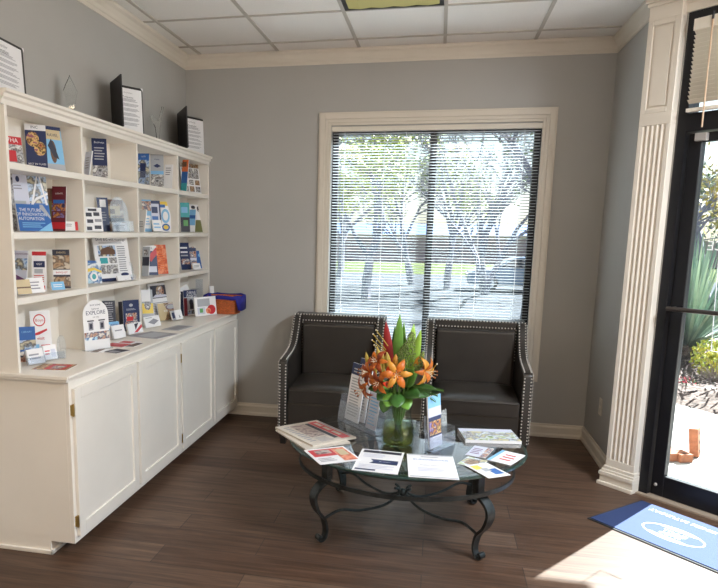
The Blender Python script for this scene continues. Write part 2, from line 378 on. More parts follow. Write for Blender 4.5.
m = MB(); m.ball(Dp(.285, .018, .075), .010, mat('grey_metal', (.45, .42, .40)), 8, 6); m.build('door_screw', dr, M=M4())
m = MB(); dbox(m, .2, 2.16, 0, .010, -.035, .10, mat('bronze_sill', (.32, .25, .19), .4)); m.build('threshold', dr, M=M4())
# lettering on the glass, read from outside
DEC = mat('white_vinyl', (.88, .90, .92), .6)
m = MB()
def DT(t, z, d=.038, flip=True): # text plane readable from outside -> mirrored inside
    X = -TD if flip else TD
    return M4(((X.x, 0, ND.x, (O+TD*t+ND*d).x), (X.y, 0, ND.y, (O+TD*t+ND*d).y), (0, 1, 0, z), (0, 0, 0, 1)))
m.text('CHAMBER OF COMMERCE', .072, DEC, DT(.405, 1.458), 'RIGHT')
cw = .004
for (ta, za, tb, zb2) in ((.470, 1.40, .488, .90), ):
    m.tube([Dp(ta, .037, za), Dp(tb, .037, zb2), Dp(tb+.10, .037, zb2-.005)], .0022, DEC, 4)
m.keep = True
m.build('glass_lettering', leaf, M=M4())
# transom blind
tb = empty('transom_blind', O+TD*.28-ND*.03, 'short raised tan blind in the transom above the glass door', 'blind')
m = MB(); dbox(m, .252, 1.16, 2.565, 2.622, -.045, -.008, HEADM); m.build('headrail', tb, M=M4())
m = MB(); z = 2.555
while z > 2.19:
    m.prism([(-.036, z+.009), (-.012, z-.009), (-.011, z-.008), (-.035, z+.010)], .254, 1.155, SLAT if False else HEADM, 'x', DM); z -= .0215
m.build('slats', tb, M=M4())
m = MB(); dbox(m, .254, 1.155, 2.158, 2.176, -.038, -.012, HEADM); m.build('bottom_rail', tb, M=M4())
m = MB(); m.tube([Dp(.345, -.046, 2.60), Dp(.352, -.05, 2.07)], .0045, mat('wood_wand', (.55, .38, .24), .5), 6); m.tube([Dp(.345, -.046, 2.60), Dp(.345, -.046, 2.64)], .006, BLACKM, 6); m.build('tilt_wand', tb, M=M4())
# windows out of view
m = MB(); yy = y1
for i in range(5):
    ya = y1+(y0-y1)*i/4; m.box((XR+.05, ya-.03, .25), (XR+.11, ya+.03, 2.67), BLACKM)
wn = st(m.build('window_2_fill'))  # mullions of the added fill window
m = MB()
for i in range(6):
    xa = .5+(XR-1)*i/5; m.box((xa-.03, YB-.1, .9), (xa+.03, YB-.04, 2.0), BLACKM)
st(m.build('window_3'))

# outlet on right wall
ou = MB(); ou.box((W-.006, -.475, .305), (W, -.405, .42), CREAM)
o = ou.build('wall_outlet', bevel=.002); tag(o, 'cream wall outlet plate low on the right wall above the baseboard', 'outlet')
m = MB()
for zz in (.338, .385):
    m = MB(); m.box((W-.008, -.456, zz-.012), (W-.0055, -.424, zz+.012), paint('socket_face', (.6, .56, .5))); m.build('socket', o)

# ceiling troffers
LENS = mat('olive_light_lens', (.36, .33, .11), .35, emis=(.50, .44, .12), estr=.09)
LENS2 = mat('fill_light_lens', (.8, .78, .7), .4, emis=(1, .88, .70), estr=1.5)  # glowing lens of the added fill troffers
def troffer(x0, y1_, label, lens, ny=1):
    y0_ = y1_-T*ny; x1 = x0+T
    t = empty('ceiling_light', (x0+T/2, (y0_+y1_)/2, ZC), label, 'ceiling light', 'recessed ceiling lights')
    m = MB(); w = .026
    for a, b_ in (((x0+.012, y0_+.012), (x0+.012+w, y1_-.012)), ((x1-.012-w, y0_+.012), (x1-.012, y1_-.012)), ((x0+.012+w, y0_+.012), (x1-.012-w, y0_+.012+w)), ((x0+.012+w, y1_-.012-w), (x1-.012-w, y1_-.012))):
        m.box((*a, ZC-.004), (*b_, ZC+.0035), BLACKM)
    m.build('frame', t, M=M4())
    m = MB(); n = 4; xa, xb = x0+.012+w, x1-.012-w
    for i in range(n):
        p, q = xa+(xb-xa)*i/n, xa+(xb-xa)*(i+1)/n
        m.prism([(p, ZC+.002), (p, ZC-.001), ((p+q)/2, ZC-.006), (q, ZC-.001), (q, ZC+.002)], y0_+.012+w, y1_-.012-w, lens, 'y')
    m.build('diffuser', t, M=M4()); return t
troffer(gx+2*T, gy-T, 'recessed ceiling light with olive yellow diffuser and black frame', LENS)
for i, (a, b2) in enumerate(((1, 7), (4, 7), (6, 8), (1, 10), (4, 10))):
    pass

# ================================================================== BOOKCASE AND CABINETS
YN = -2.578
ZT = .863
cab = empty('base_cabinet', (.2, -1.3, 0), 'long cream base cabinet run with four panelled doors along left wall', 'cabinet')
m = MB()
m.prism([(0, .001), (.29, .001), (.29, .0635), (.395, .0635), (.395, ZT-.03), (0, ZT-.03)], YN+.022, -.001, SHELFP, 'y')
m.build('carcass', cab, bevel=.001, seg=1, M=M4())
m = MB(); m.box((0, YN+.010, 0), (.302, YN+.022, .02), SHELFP); m.box((.29, YN+.010, 0), (.302, 0, .02), SHELFP); m.build('toe_trim', cab, bevel=.003, M=M4())
m = MB(); m.box((.395, YN+.022, .0635), (.4145, -.0, ZT-.03), SHELFP); m.build('face_frame', cab, bevel=.001, seg=1, M=M4())
ds = [-2.535, -1.90, -1.872, -1.268, -1.240, -.622, -.594, -.03]
HINGE = mat('brass', (.55, .38, .13), .35, metal=1)
for i in range(4):
    a, b_ = ds[2*i], ds[2*i+1]; z0, z1 = .095, .797
    m = MB(); X0, X1 = .4145, .432; s_ = .055
    m.box((X0+.001, a+s_-.002, z0+s_-.002), (X1-.009, b_-s_+.002, z1-s_+.002), SHELFP)
    m.box((X0+.001, a, z0), (X1, a+s_, z1), SHELFP); m.box((X0+.001, b_-s_, z0), (X1, b_, z1), SHELFP)
    m.box((X0+.001, a+s_, z0), (X1, b_-s_, z0+s_), SHELFP); m.box((X0+.001, a+s_, z1-s_), (X1, b_-s_, z1), SHELFP)
    d = m.build('door', cab, bevel=.002, M=M4())
    hs = a if i in (0,) else (b_ if i in (1,) else a)
    if i < 3:
        for zz in (.17, .70):
            h = MB(); hy = hs + (-.008 if hs == a else .008); h.tube([(X1-.006, hy, zz-.028), (X1-.006, hy, zz+.028)], .006, HINGE, 8); h.box((X1-.018, hy-.006, zz-.024), (X1-.008, hy+.006, zz+.024), HINGE)
            h.build('hinge', d, M=M4())
ct = MB()
ct.prism([(0, ZT-.03), (.418, ZT-.03), (.420, ZT-.018), (.432, ZT-.014), (.434, ZT-.004), (.430, ZT), (0, ZT)], YN, 0, SHELFP, 'y')
ct.box((0, YN-.012, ZT-.016), (.43, YN+.0, ZT-.001), SHELFP)
o = ct.build('countertop', bevel=.0015, seg=1); tag(o, 'cream painted countertop board on top of the base cabinet', 'countertop')
# upper bookcase
DU = .185
bc = empty('bookcase', (.09, -1.3, ZT), 'tall cream white open bookcase with sixteen niches standing on the base cabinet', 'bookcase')
S1, S2, S3, ZU = 1.769, 1.4723, 1.1816, 2.05
div = [-1.942, -1.297, -.6395]
m = MB(); m.box((0, YN+.002, ZT), (DU, YN+.020, ZU-.01), SHELFP); m.build('side_panel', bc, bevel=.001, seg=1, M=M4())
m = MB(); m.box((0, -.020, ZT), (DU, 0, ZU-.01), SHELFP); m.build('side_panel', bc, bevel=.001, seg=1, M=M4())
for d in div:
    m = MB(); m.box((.008, d-.010, ZT), (DU-.003, d+.010, ZU-.02), SHELFP); m.build('divider', bc, bevel=.001, seg=1, M=M4())
m = MB(); m.box((0, YN+.02, ZT), (.008, -.02, ZU-.02), SHELFP); m.build('back_panel', bc, M=M4())
ys = [YN+.020]+div+[-.020]
for zz in (S1, S2, S3):
    m = MB()
    m.box((.008, YN+.020, zz-.016), (DU, -.020, zz+.014), SHELFP)
    m.build('shelf', bc, bevel=.0015, seg=1, M=M4())
m = MB(); m.prism([(0, ZU-.035), (DU+.002, ZU-.035), (DU+.006, ZU-.015), (DU+.016, ZU-.006), (DU+.018, ZU+.008), (DU+.030, ZU+.014), (DU+.032, ZU+.026), (0, ZU+.026)], YN-.02, .0, SHELFP, 'y')
m.build('cornice', bc, M=M4())
ZTOP = ZU+.026

# ------------------------------------------------------------------ printed matter
def art_mesh(w, h, t, base, art, back=None):
    """a sheaf w x h x t standing on local z=0, front at y=-t; art in fractions of the face"""
    m = MB(); m.box((-w/2, -t, 0), (w/2, 0, h), CH['w'] if base is None else PAPER)
    y = -t-.0004
    m.quad((-w/2, y, 0), (w/2, y, 0), (w/2, y, h), (-w/2, y, h), CH[base or 'w'])
    k = 1
    FX = lambda a: (a-.5)*w
    for a in art:
        yy = y-.00025*k
        if a[0] == 'T':
            _, x, z, s_, txt, c = a
            m.text(txt, s_*w, CH[c], M4(((1, 0, 0, FX(x)), (0, 0, 1, yy), (0, 1, 0, z*h), (0, 0, 0, 1))))
        elif a[0] == 'C':
            _, x, z, rx, rz_, c = a; n = 20
            m.add([(FX(x)+rx*w*math.cos(2*PI*i/n), yy, z*h+rz_*h*math.sin(2*PI*i/n)) for i in range(n)], [tuple(range(n))], CH[c])
        elif a[0] == 'L':
            _, x0, z0, x1, z1, n, c = a
            r2 = random.Random(int(1000*(x0+z0*3+z1)))
            for i in range(n):
                zz = z0+(z1-z0)*(i+.25)/n; hh = (z1-z0)/n*.42; xe = x1-(x1-x0)*r2.random()*.25
                m.quad((FX(x0), yy, zz*h), (FX(xe), yy, zz*h), (FX(xe), yy, (zz+hh)*h), (FX(x0), yy, (zz+hh)*h), CH[c])
        elif a[0] == 'P':
            _, pts, c = a; m.add([(FX(px), yy, pz*h) for px, pz in pts], [tuple(range(len(pts)))], CH[c])
        else:
            x0, z0, x1, z1, c = a
            m.quad((FX(x0), yy, z0*h), (FX(x1), yy, z0*h), (FX(x1), yy, z1*h), (FX(x0), yy, z1*h), CH[c])
        k += 1
    return m
def face_frame(L, R, lean):
    """matrix: local x L->R, local y away from viewer, z up leaning back"""
    X = (R-L).normalized(); up = V((0, 0, 1)); Y = up.cross(X)   # horizontal, pointing to the back
    Z = (up*math.cos(lean)+Y*math.sin(lean)); Y2 = Z.cross(X)
    C = (L+R)/2
    return M4(((X.x, Y2.x, Z.x, C.x), (X.y, Y2.y, Z.y, C.y), (X.z, Y2.z, Z.z, C.z), (0, 0, 0, 1)))
def colpoint(u, x, z):       # point on the line (x, *, z) seen in image column u
    n = ray(u, 0).cross(ray(u, 588)); # n.(P-C)=0
    y = CP.y - (n.x*(x-CP.x)+n.z*(z-CP.z))/n.y
    return V((x, y, z))
def leaflet(name, label, cat, z, uL, uR, vt, xL, xR, base, art, lean=.20, t=.008, holder=None, group=None, hmul=1):
    L, R = colpoint(uL, xL, z+.002), colpoint(uR, xR, z+.002); Mx = face_frame(L, R, lean)
    C = Mx.translation; Zd = Mx.to_3x3() @ V((0, 0, 1))
    n = ray(0, vt).cross(ray(718, vt)); h = -n.dot(C-CP)/n.dot(Zd); h = max(.03, h)*hmul
    w = (R-L).length
    lift = t*math.sin(lean)
    Mx = M4.Translation((0, 0, lift)) @ Mx
    o = art_mesh(w, h, t, base, art).build(name, M=Mx); tag(o, label, cat, group)
    if holder:
        hm = MB(); ww = w/2+.004; hh = h*holder[0]; d = .0016; ty = t+.0035
        hm.box((-ww, .002, -.0), (ww, .002+d, min(h*holder[1], h)), ACRYL); hm.box((-ww, -ty-d, 0), (ww, -ty, hh), ACRYL)
        hm.box((-ww, -ty, 0), (-ww+d, .002, hh), ACRYL); hm.box((ww-d, -ty, 0), (ww, .002, hh), ACRYL)
        oo = hm.build('brochure_holder', M=Mx); tag(oo, holder[2], 'brochure holder', 'clear brochure holders')
    return o, w, h
z0_, z1_, z2_, z3_ = S1+.014, S2+.014, S3+.014, ZT
R_ = 'leaflets and cards in the bookcase'
IT = [
 # row 0
 ('leaflet','small red leaflet at the near end of the top niche row',z0_,6,24,137,.075,.11,'E',[(0,.72,1,1,'r'),('T',.5,.86,.32,'7HA','w'),(0.1,.1,.6,.5,'r')],0),
 ('magazine','navy magazine with round food photos in the first top niche',z0_,27,48,125,.045,.12,'n',[(0,.86,1,1,'w'),('T',.45,.93,.2,'INC','n'),('C',.35,.66,.30,.17,'C'),('C',.68,.45,.28,.16,'C'),('T',.5,.1,.13,'BEST IN CLASS','w')],0),
 ('leaflet','tan and blue leaflet showing a bird beside the navy magazine',z0_,45,65,127,.10,.15,'c',[(0,.92,1,1,'n'),(.05,.7,.95,.92,'t'),('T',.5,.80,.2,'TRAVEL','n'),('C',.5,.42,.16,.26,'m'),('P',[(.25,.55),(.45,.72),(.62,.5),(.75,.25),(.5,.3)],'k'),(0,0,1,.14,'s')],0),
 ('leaflet','narrow pale leaflet far left in the second top niche',z0_,84,90,152,.05,.12,'l',[('L',.2,.3,.8,.8,5,'g')],0),
 ('leaflet','tall navy leaflet with white heading alone in the second top niche',z0_,93,108,139,.06,.13,'n',[('T',.5,.9,.2,'Business','w'),('L',.15,.45,.85,.8,5,'s'),(0,0,1,.32,'E')],0),
 ('leaflet','blue leaflet with street photo in the third top niche',z0_,138,149,154,.05,.12,'B',[(0,.8,1,1,'b'),(.2,.25,.7,.7,'n'),('T',.5,.9,.18,'CITY','w')],1),
 ('leaflet','slate blue leaflet beside the blue street photo leaflet, third top niche',z0_,151,164,155,.06,.14,'s',[(0,0,1,.4,'E'),('T',.5,.85,.16,'Water','n'),('P',[(.2,.65),(.5,.72),(.8,.65),(.5,.6)],'n'),(0,.4,1,.5,'c')],0),
 ('leaflet','white card stack at the right of the third top niche',z0_,164,172,165,.09,.15,'w',[('L',.15,.55,.85,.9,4,'g')],0),
 ('magazine','magazine with house photos filling the last top niche',z0_,183,201,158,.05,.13,'w',[(0,.72,1,1,'D'),('T',.5,.9,.16,'HOMES','w'),(.05,.42,.95,.70,'E'),(.05,.05,.30,.20,'E'),(.37,.05,.62,.20,'D'),(.69,.05,.95,.20,'E'),(.05,.24,.30,.38,'D'),(.37,.24,.62,.38,'E'),(.69,.24,.95,.38,'D')],0),
 ('leaflet','orange and blue leaflet at the left edge of the last top niche',z0_,181,187,159,.11,.16,'b',[(0,.6,1,1,'o'),(0,.75,.7,.9,'m'),(0,0,1,.25,'q')],0),
 # row 1
 ('magazine','dull grey magazines stacked upright against the near bookcase side, second row',z1_,7,17,170,.03,.06,'E',[(0,0,.3,1,'m')],0),
 ('magazine','white magazine with small dark moon emblem, second row',z1_,14,33,171,.045,.09,'l',[('C',.5,.86,.10,.05,'n'),('L',.25,.68,.75,.78,2,'g'),(.2,.1,.8,.5,'s'),('C',.6,.35,.2,.1,'E')],0),
 ('magazine','blue magazine showing white bridge arches, second row first niche',z1_,31,51,176,.055,.115,'b',[(0,.5,1,1,'B'),('P',[(.0,.3),(.5,.98),(.58,.98),(.12,.3)],'w'),('P',[(.98,.2),(.62,.98),(.7,.98),(1,.4)],'w'),('P',[(0,.36),(.4,.55),(1,.66),(1,.70),(.4,.60),(0,.42)],'w'),(0,0,1,.25,'b')],0),
 ('booklet','blue booklet titled about the future of innovation, front of second row',z1_,19,52,205,.11,.165,'b',[('P',[(.55,0),(1,0),(1,.35)],'c'),('P',[(.7,.85),(1,.45),(1,.55),(.8,1),(.7,1)],'s'),('T',.40,.78,.115,'THE FUTURE','w'),('T',.42,.62,.115,'OF INNOVATION','w'),('T',.40,.46,.115,'AUTOMATION','w'),('L',.1,.12,.8,.34,3,'c')],0),
 ('leaflet','dark maroon leaflet with night photo at right of first niche, second row',z1_,52,66,187,.06,.13,'d',[('T',.5,.84,.16,'LIGHTS','w'),(0,.45,1,.62,'H'),(.1,.3,.9,.42,'H'),(0,.05,1,.2,'r'),(.1,.62,.9,.7,'b')],0),
 ('leaflet','brown leaflet half hidden behind the maroon leaflet',z1_,47,55,189,.03,.07,'m',[(0,.3,1,.7,'v')],0),
 ('card','small white card pack with red end, second row first niche',z1_,65,78,223,.11,.16,'w',[(.78,0,1,1,'r'),('L',.1,.4,.6,.8,2,'g')],0),
 ('leaflet','black and white checkered leaflet in the clear holder, second row',z1_,86,103,208,.09,.15,'w',[(.05,.05,.35,.2,'k'),(.5,.1,.9,.25,'k'),(.1,.35,.45,.5,'k'),(.55,.4,.95,.52,'g'),(.05,.62,.4,.78,'k'),(.5,.65,.85,.8,'k'),(.2,.85,.7,.95,'k')],0),
 ('leaflet','dark leaflet with white square label, second niche of second row',z1_,99,110,198,.045,.09,'n',[(.25,.72,.8,.94,'w'),('L',.2,.3,.8,.6,4,'g')],0),
 ('leaflet','brown photo leaflet in the second niche of second row',z1_,108,125,200,.055,.12,'D',[(.0,.85,1,1,'m'),(.1,.5,.8,.8,'t'),(.2,.55,.5,.7,'m'),(0,.3,1,.42,'k')],0),
 ('leaflet','white torn leaflet lying low in front of the brown photo leaflet',z1_,113,127,223,.13,.17,'w',[('L',.1,.2,.9,.8,3,'g')],0),
 ('leaflet','white leaflet furthest left in third niche of second row',z1_,138,145,210,.10,.16,'w',[('L',.2,.2,.8,.5,3,'g')],0),
 ('leaflet','pale blue leaflet with pink flowers, third niche of second row',z1_,143,152,200,.06,.11,'c',[(0,.65,1,.95,'A'),(.1,.1,.9,.5,'w'),('L',.2,.2,.8,.45,3,'c')],0),
 ('leaflet','navy framed leaflet in the middle of third niche, second row',z1_,150,162,201,.07,.13,'n',[(.12,.08,.88,.9,'l'),(.25,.6,.75,.8,'n'),(.25,.3,.75,.5,'b'),('C',.5,.2,.12,.05,'r')],0),
 ('leaflet','white leaflet with blue ring and yellow top, third niche second row',z1_,161,171,202,.07,.13,'w',[(0,.86,1,1,'y'),(0,.8,.5,.9,'b'),('C',.5,.52,.42,.24,'c'),('C',.5,.52,.26,.15,'w'),('C',.5,.15,.4,.12,'b'),('C',.5,.15,.25,.07,'y')],0),
 ('card','small white cards in front of the navy framed leaflet',z1_,153,162,221,.13,.17,'w',[('L',.1,.2,.9,.8,2,'c')],0),
 ('leaflet','teal and black leaflet in the last niche of second row',z1_,181,190,203,.06,.12,'q',[(0,0,1,.5,'k'),(.1,.65,.8,.85,'c'),(.3,.2,.8,.4,'e')],0),
 ('leaflet','narrow blue and white leaflet beside the teal one, last niche second row',z1_,189,195,210,.09,.14,'c',[(0,0,1,.3,'w'),(0,.6,1,.75,'b')],0),
 ('photo_card','photo of two dark haired people in white on olive card, last niche',z1_,192,204,205,.08,.14,'w',[(0,0,1,.44,'v'),('C',.28,.84,.15,.09,'A'),('C',.28,.90,.17,.06,'k'),('C',.72,.82,.14,.08,'A'),('C',.75,.87,.17,.08,'k'),('C',.85,.7,.06,.14,'k'),(.1,.46,.45,.72,'l')],0),
 # row 2
 ('leaflet','purple skyline leaflet at the near end of third row',z2_,13,27,251,.05,.12,'l',[(0,.55,1,.82,'B'),('T',.5,.92,.17,'DOWNTOWN','p'),('P',[(0,0),(1,0),(1,.32),(0,.48)],'p')],0),
 ('card','beige card pack leaning at the near end of third row',z2_,17,31,281,.12,.15,'t',[(0,.4,1,.5,'m')],0),
 ('card','white card pack with fine print leaning beside the beige pack',z2_,28,44,279,.13,.165,'w',[('L',.1,.2,.8,.8,3,'g')],0),
 ('leaflet','white leaflet with red and navy header, first niche third row',z2_,33,47,252,.06,.12,'w',[(0,.9,1,1,'r'),(0,.80,1,.9,'w'),(.1,.6,.9,.76,'n'),('T',.5,.68,.2,'VISIT','w'),(.15,.45,.75,.56,'s'),('L',.1,.22,.9,.42,4,'r'),(.05,.04,.9,.14,'r')],0),
 ('leaflet','black leaflet with restaurant photos, first niche third row',z2_,54,71,250,.07,.14,'k',[(0,.5,1,.85,'D'),(0,.35,1,.48,'w'),('T',.5,.41,.15,'BANQUET','r'),(0,.05,1,.3,'D'),('T',.5,.92,.16,'EVENTS','t')],0),
 ('card','small pale blue card in front of the black restaurant leaflet',z2_,51,64,283,.14,.17,'c',[('L',.15,.3,.85,.75,2,'w')],0),
 ('leaflet','aqua and yellow curved leaflet, second niche third row',z2_,88,102,261,.07,.13,'W',[('P',[(0,.5),(.5,.58),(1,.45),(1,.55),(.5,.7),(0,.65)],'y'),('C',.45,.3,.28,.2,'w'),('C',.45,.3,.15,.12,'q'),(0,.9,.6,1,'b')],0),
 ('flyer','large white flyer with building photo and blue band, third row',z2_,98,132,237,.07,.165,'w',[('T',.5,.93,.085,'SAVE BIG with meetings','n'),('L',.15,.84,.9,.89,2,'g'),(.1,.56,.6,.80,'B'),('P',[(.15,.60),(.2,.72),(.4,.78),(.58,.7),(.58,.6)],'m'),(.12,.40,.34,.53,'q'),(.38,.40,.6,.53,'E'),(.12,.17,.6,.37,'E'),('L',.65,.2,.92,.8,12,'g'),('C',.78,.14,.12,.04,'n'),(0,0,1,.07,'n')],0),
 ('card','folded white business cards at the foot of the large flyer',z2_,117,130,277,.15,.18,'w',[('P',[(.5,.1),(1,.4),(.4,0)],'n')],0),
 ('leaflet','dark grey leaflet stack at left of third niche, third row',z2_,142,149,247,.07,.12,'s',[(0,.35,1,.65,'k'),(.2,.7,.8,.9,'E')],0),
 ('leaflet','red white and blue swirl leaflet, third niche third row',z2_,148,158,246,.08,.13,'n',[(0,.82,1,1,'w'),('P',[(0,.6),(1,.95),(1,.7),(.4,.45)],'r'),(.1,.1,.9,.3,'l'),('T',.4,.92,.3,'US','n')],0),
 ('leaflet','coral orange leaflet standing out in third niche of third row',z2_,157,168,245,.09,.14,'O',[('L',.1,.15,.9,.9,10,'o')],0),
 ('leaflet','green leaflet behind the coral orange leaflet',z2_,163,172,245,.04,.10,'e',[(0,.5,.9,.9,'G'),(0,.1,.6,.3,'w')],0),
 ('leaflet','tall navy leaflet with white bands, last niche third row',z2_,181,191,243,.05,.10,'n',[(.1,.78,.8,.84,'w'),(.1,.62,.8,.68,'w'),(.1,.5,.8,.55,'s'),(.1,.2,.9,.4,'A')],0),
 ('leaflet','mixed photo leaflet in the middle of last niche, third row',z2_,189,197,247,.07,.12,'A',[(0,.8,1,.95,'n'),(0,.4,1,.5,'l')],0),
 ('card','small white card box in last niche of third row',z2_,193,200,264,.14,.17,'w',[('L',.1,.3,.9,.7,2,'g')],0),
 ('leaflet','bright blue leaflet at right of last niche, third row',z2_,197,205,251,.10,.14,'c',[(0,0,1,1,'b'),('C',.5,.75,.25,.12,'c')],0),
 # row 3
 ('leaflet','blue leaflet with seated figures at near end of the counter niche',z3_,20,37,327,.05,.11,'b',[(0,.35,1,.62,'B'),('T',.5,.85,.16,'LIBRARY','c'),(0,0,1,.3,'A')],0),
 ('leaflet','tall white leaflet with red round logo on the counter',z3_,33,53,311,.06,.13,'w',[('C',.45,.80,.30,.13,'r'),('C',.45,.80,.25,.105,'w'),('T',.45,.80,.22,'Boys','r'),('P',[(.1,.52),(.8,.62),(.8,.58),(.4,.5),(.1,.48)],'r'),('T',.45,.42,.24,'visit','r'),(.1,.22,.35,.30,'c'),('L',.45,.2,.9,.3,2,'r'),(.1,.05,.9,.14,'l')],0),
 ('card','white cards in a low clear holder at the near end of the counter',z3_,28,44,350,.135,.17,'w',[('L',.1,.25,.8,.75,2,'g')],1),
 ('card','white and pink cards in a low clear holder under the red logo leaflet',z3_,44,57,346,.14,.175,'w',[(.55,.15,.9,.7,'l'),('L',.1,.3,.5,.7,2,'r')],1),
 ('leaflet','black leaflet with grey print behind the arch sign',z3_,104,117,301,.04,.10,'k',[('L',.15,.4,.85,.9,8,'g'),('T',.5,.93,.15,'IMAGINE','w')],0),
 ('leaflet','pale blue leaflet in front of the black one by the arch sign',z3_,108,120,322,.12,.16,'c',[(0,0,1,.5,'w'),(.1,.6,.9,.85,'W')],0),
 ('card','plain white card stack beside the arch sign',z3_,113,125,326,.16,.19,'w',[('L',.2,.5,.8,.7,1,'g')],0),
 ('card','red and white pamphlet standing before the navy box on the counter',z3_,128,142,324,.17,.20,'w',[('P',[(.35,.1),(1,.8),(1,.5),(.6,.1)],'r'),('P',[(.5,.3),(.8,.95),(.5,.9)],'k')],0),
 ('leaflet','yellow and grey bottle leaflet on the counter under the third niche',z3_,143,154,290,.04,.10,'s',[(0,.3,1,.6,'y'),('C',.5,.55,.3,.15,'E'),(0,.65,.8,1,'w')],0),
 ('card','white card with dark grey cushion picture on the counter',z3_,145,160,317,.15,.19,'w',[('P',[(.2,.45),(.55,.2),(.9,.5),(.6,.75)],'g'),('L',.1,.82,.5,.9,1,'k')],0),
 ('magazine','brown magazine with purple disc on the counter',z3_,159,177,303,.09,.15,'D',[('C',.7,.75,.25,.16,'p'),('C',.7,.75,.22,.13,'s'),('P',[(0,0),(.3,0),(.5,.5),(.3,1),(0,1)],'t'),('T',.4,.55,.12,'style','w')],0),
 ('card','white box card with navy edge on the counter edge',z3_,172,182,311,.17,.20,'w',[(0,0,.3,1,'s'),(.0,.2,.25,.8,'n'),('T',.7,.3,.25,'&','n')],0),
]
i = 0
for it in IT:
    nm, lb, z, uL, uR, vt, xL, xR, base, art, hold = it
    i += 1
    leaflet(nm, lb, nm.replace('_', ' '), z, uL, uR, vt, xL, xR, base, art, lean=.17 if nm != 'card' else .3, t=.007 if nm != 'card' else .012,
            holder=(.45, 1.0, 'small clear holder around the '+' '.join(lb.split()[:7])) if hold else None, group=R_ if False else None)

# clear wide acrylic holders in niches
def pocket(label, z, uL, uR, vt, xL, xR, arch=True):
    L, R = colpoint(uL, xL, z+.002), colpoint(uR, xR, z+.002); Mx = face_frame(L, R, .1); C = Mx.translation; Zd = Mx.to_3x3() @ V((0, 0, 1))
    n = ray(0, vt).cross(ray(718, vt)); h = -n.dot(C-CP)/n.dot(Zd); w = (R-L).length
    m = MB(); pts = [(-w/2, 0), (w/2, 0)]+([(w/2*math.cos(a), h*.55+h*.45*math.sin(a)) for a in [PI*k/12 for k in range(13)]] if arch else [(w/2, h), (-w/2, h)])
    m.prism(pts, -.001, .001, ACRYL, 'y'); m.box((-w/2, -.03, 0), (w/2, 0, .002), ACRYL); m.box((-w/2, -.031, 0), (w/2, -.029, h*.3), ACRYL)
    o = m.build('brochure_holder', M=Mx); tag(o, label, 'brochure holder', 'clear brochure holders')
pocket('wide arched clear acrylic holder in second niche of second row', z1_, 112, 130, 197, .14, .17)
pocket('low arched clear acrylic holder in third top niche', z0_, 166, 173, 153, .03, .08)
pocket('clear acrylic holder behind the curved aqua leaflet, third row', z2_, 128, 134, 262, .15, .175)
pocket('clear fan shaped card holder at near end of the counter', z3_, 57, 66, 335, .15, .19)

# arch sign EXPLORE
L, R = colpoint(85, .19, ZT+.002), colpoint(110, .26, ZT+.002); Mx = face_frame(L, R, .06); w = (R-L).length
n = ray(0, 300).cross(ray(718, 300)); Zd = Mx.to_3x3() @ V((0, 0, 1)); h = -n.dot(Mx.translation-CP)/n.dot(Zd)
m = MB(); arc = [(-w/2, 0), (w/2, 0)]+[(w/2*math.cos(a), h-w/2+w/2*math.sin(a)) for a in [PI*k/16 for k in range(17)]]
m.prism(arc, -.004, 0, PAPER, 'y')
def tt(s_, x, z, txt, c): m.text(txt, s_, CH[c], M4(((1, 0, 0, x), (0, 0, 1, -.0046), (0, 1, 0, z), (0, 0, 0, 1))))
tt(.011, 0, h*.90, 'SHOP & DINE', 'n'); tt(.014, 0, h*.825, 'here we', 'n'); tt(.030, 0, h*.745, 'EXPLORE', 'n'); tt(.012, 0, h*.66, 'our city', 'k')
for xx in (-w*.22, w*.22):
    m.box((xx-w*.09, -.0048, h*.40), (xx+w*.09, -.0043, h*.56), CH['g']); m.box((xx-w*.05, -.0052, h*.43), (xx+w*.05, -.0047, h*.53), CH['k']); m.box((xx-w*.13, -.0048, h*.575), (xx+w*.13, -.0043, h*.60), CH['k'])
m.box((-w/2+.002, -.0048, h*.2), (w/2-.002, -.0043, h*.36), CH['A']); m.box((-w/2+.002, -.0052, h*.2), (0, -.0047, h*.26), CH['W'])
m.box((-w/2, -.03, 0), (w/2, .03, .003), ACRYL)
o = m.build('arched_sign', M=Mx); tag(o, 'white arch topped sign reading explore standing on the counter', 'sign')

# boxes on the counter
def upright_box(name, label, uL, uR, vt, xL, xR, depth, side, base, art, extra=None):
    L, R = colpoint(uL, xL, ZT+.001), colpoint(uR, xR, ZT+.001); Mx = face_frame(L, R, .05); w = (R-L).length
    n = ray(0, vt).cross(ray(718, vt)); Zd = Mx.to_3x3() @ V((0, 0, 1)); h = -n.dot(Mx.translation-CP)/n.dot(Zd)
    m = art_mesh(w, h, .004, base, art); m.box((-w/2, 0, 0), (-w/2+.004, depth, h*.96), side); m.box((w/2-.004, 0, 0), (w/2, depth, h*.96), side)
    m.box((-w/2+.004, depth-.004, 0), (w/2-.004, depth, h*.96), side); m.box((-w/2+.004, 0, 0), (w/2-.004, depth-.004, .004), side)
    if extra: extra(m, w, h)
    o = m.build(name, M=Mx); tag(o, label, 'display box'); return o
upright_box('display_box', 'tall navy box of leaflets with white emblem on the counter', 124, 140, 300, .13, .19, .045, CH['k'], 'n',
    [('C', .5, .85, .12, .045, 's'), ('L', .2, .70, .8, .76, 2, 's'), (.15, .38, .85, .62, 'A'), (.2, .40, .6, .52, 'r'), (.1, .1, .9, .36, 'A'), (0, 0, 1, .1, 'w')])
def flap(m, w, h):
    m.box((-w*.6, 0, 0), (w*.35, .003, .04), PAPER, M4.Translation((-.012, .03, h-.008)) @ M4.Rotation(-.35, 4, 'X') @ M4.Rotation(-.35, 4, 'Y'))
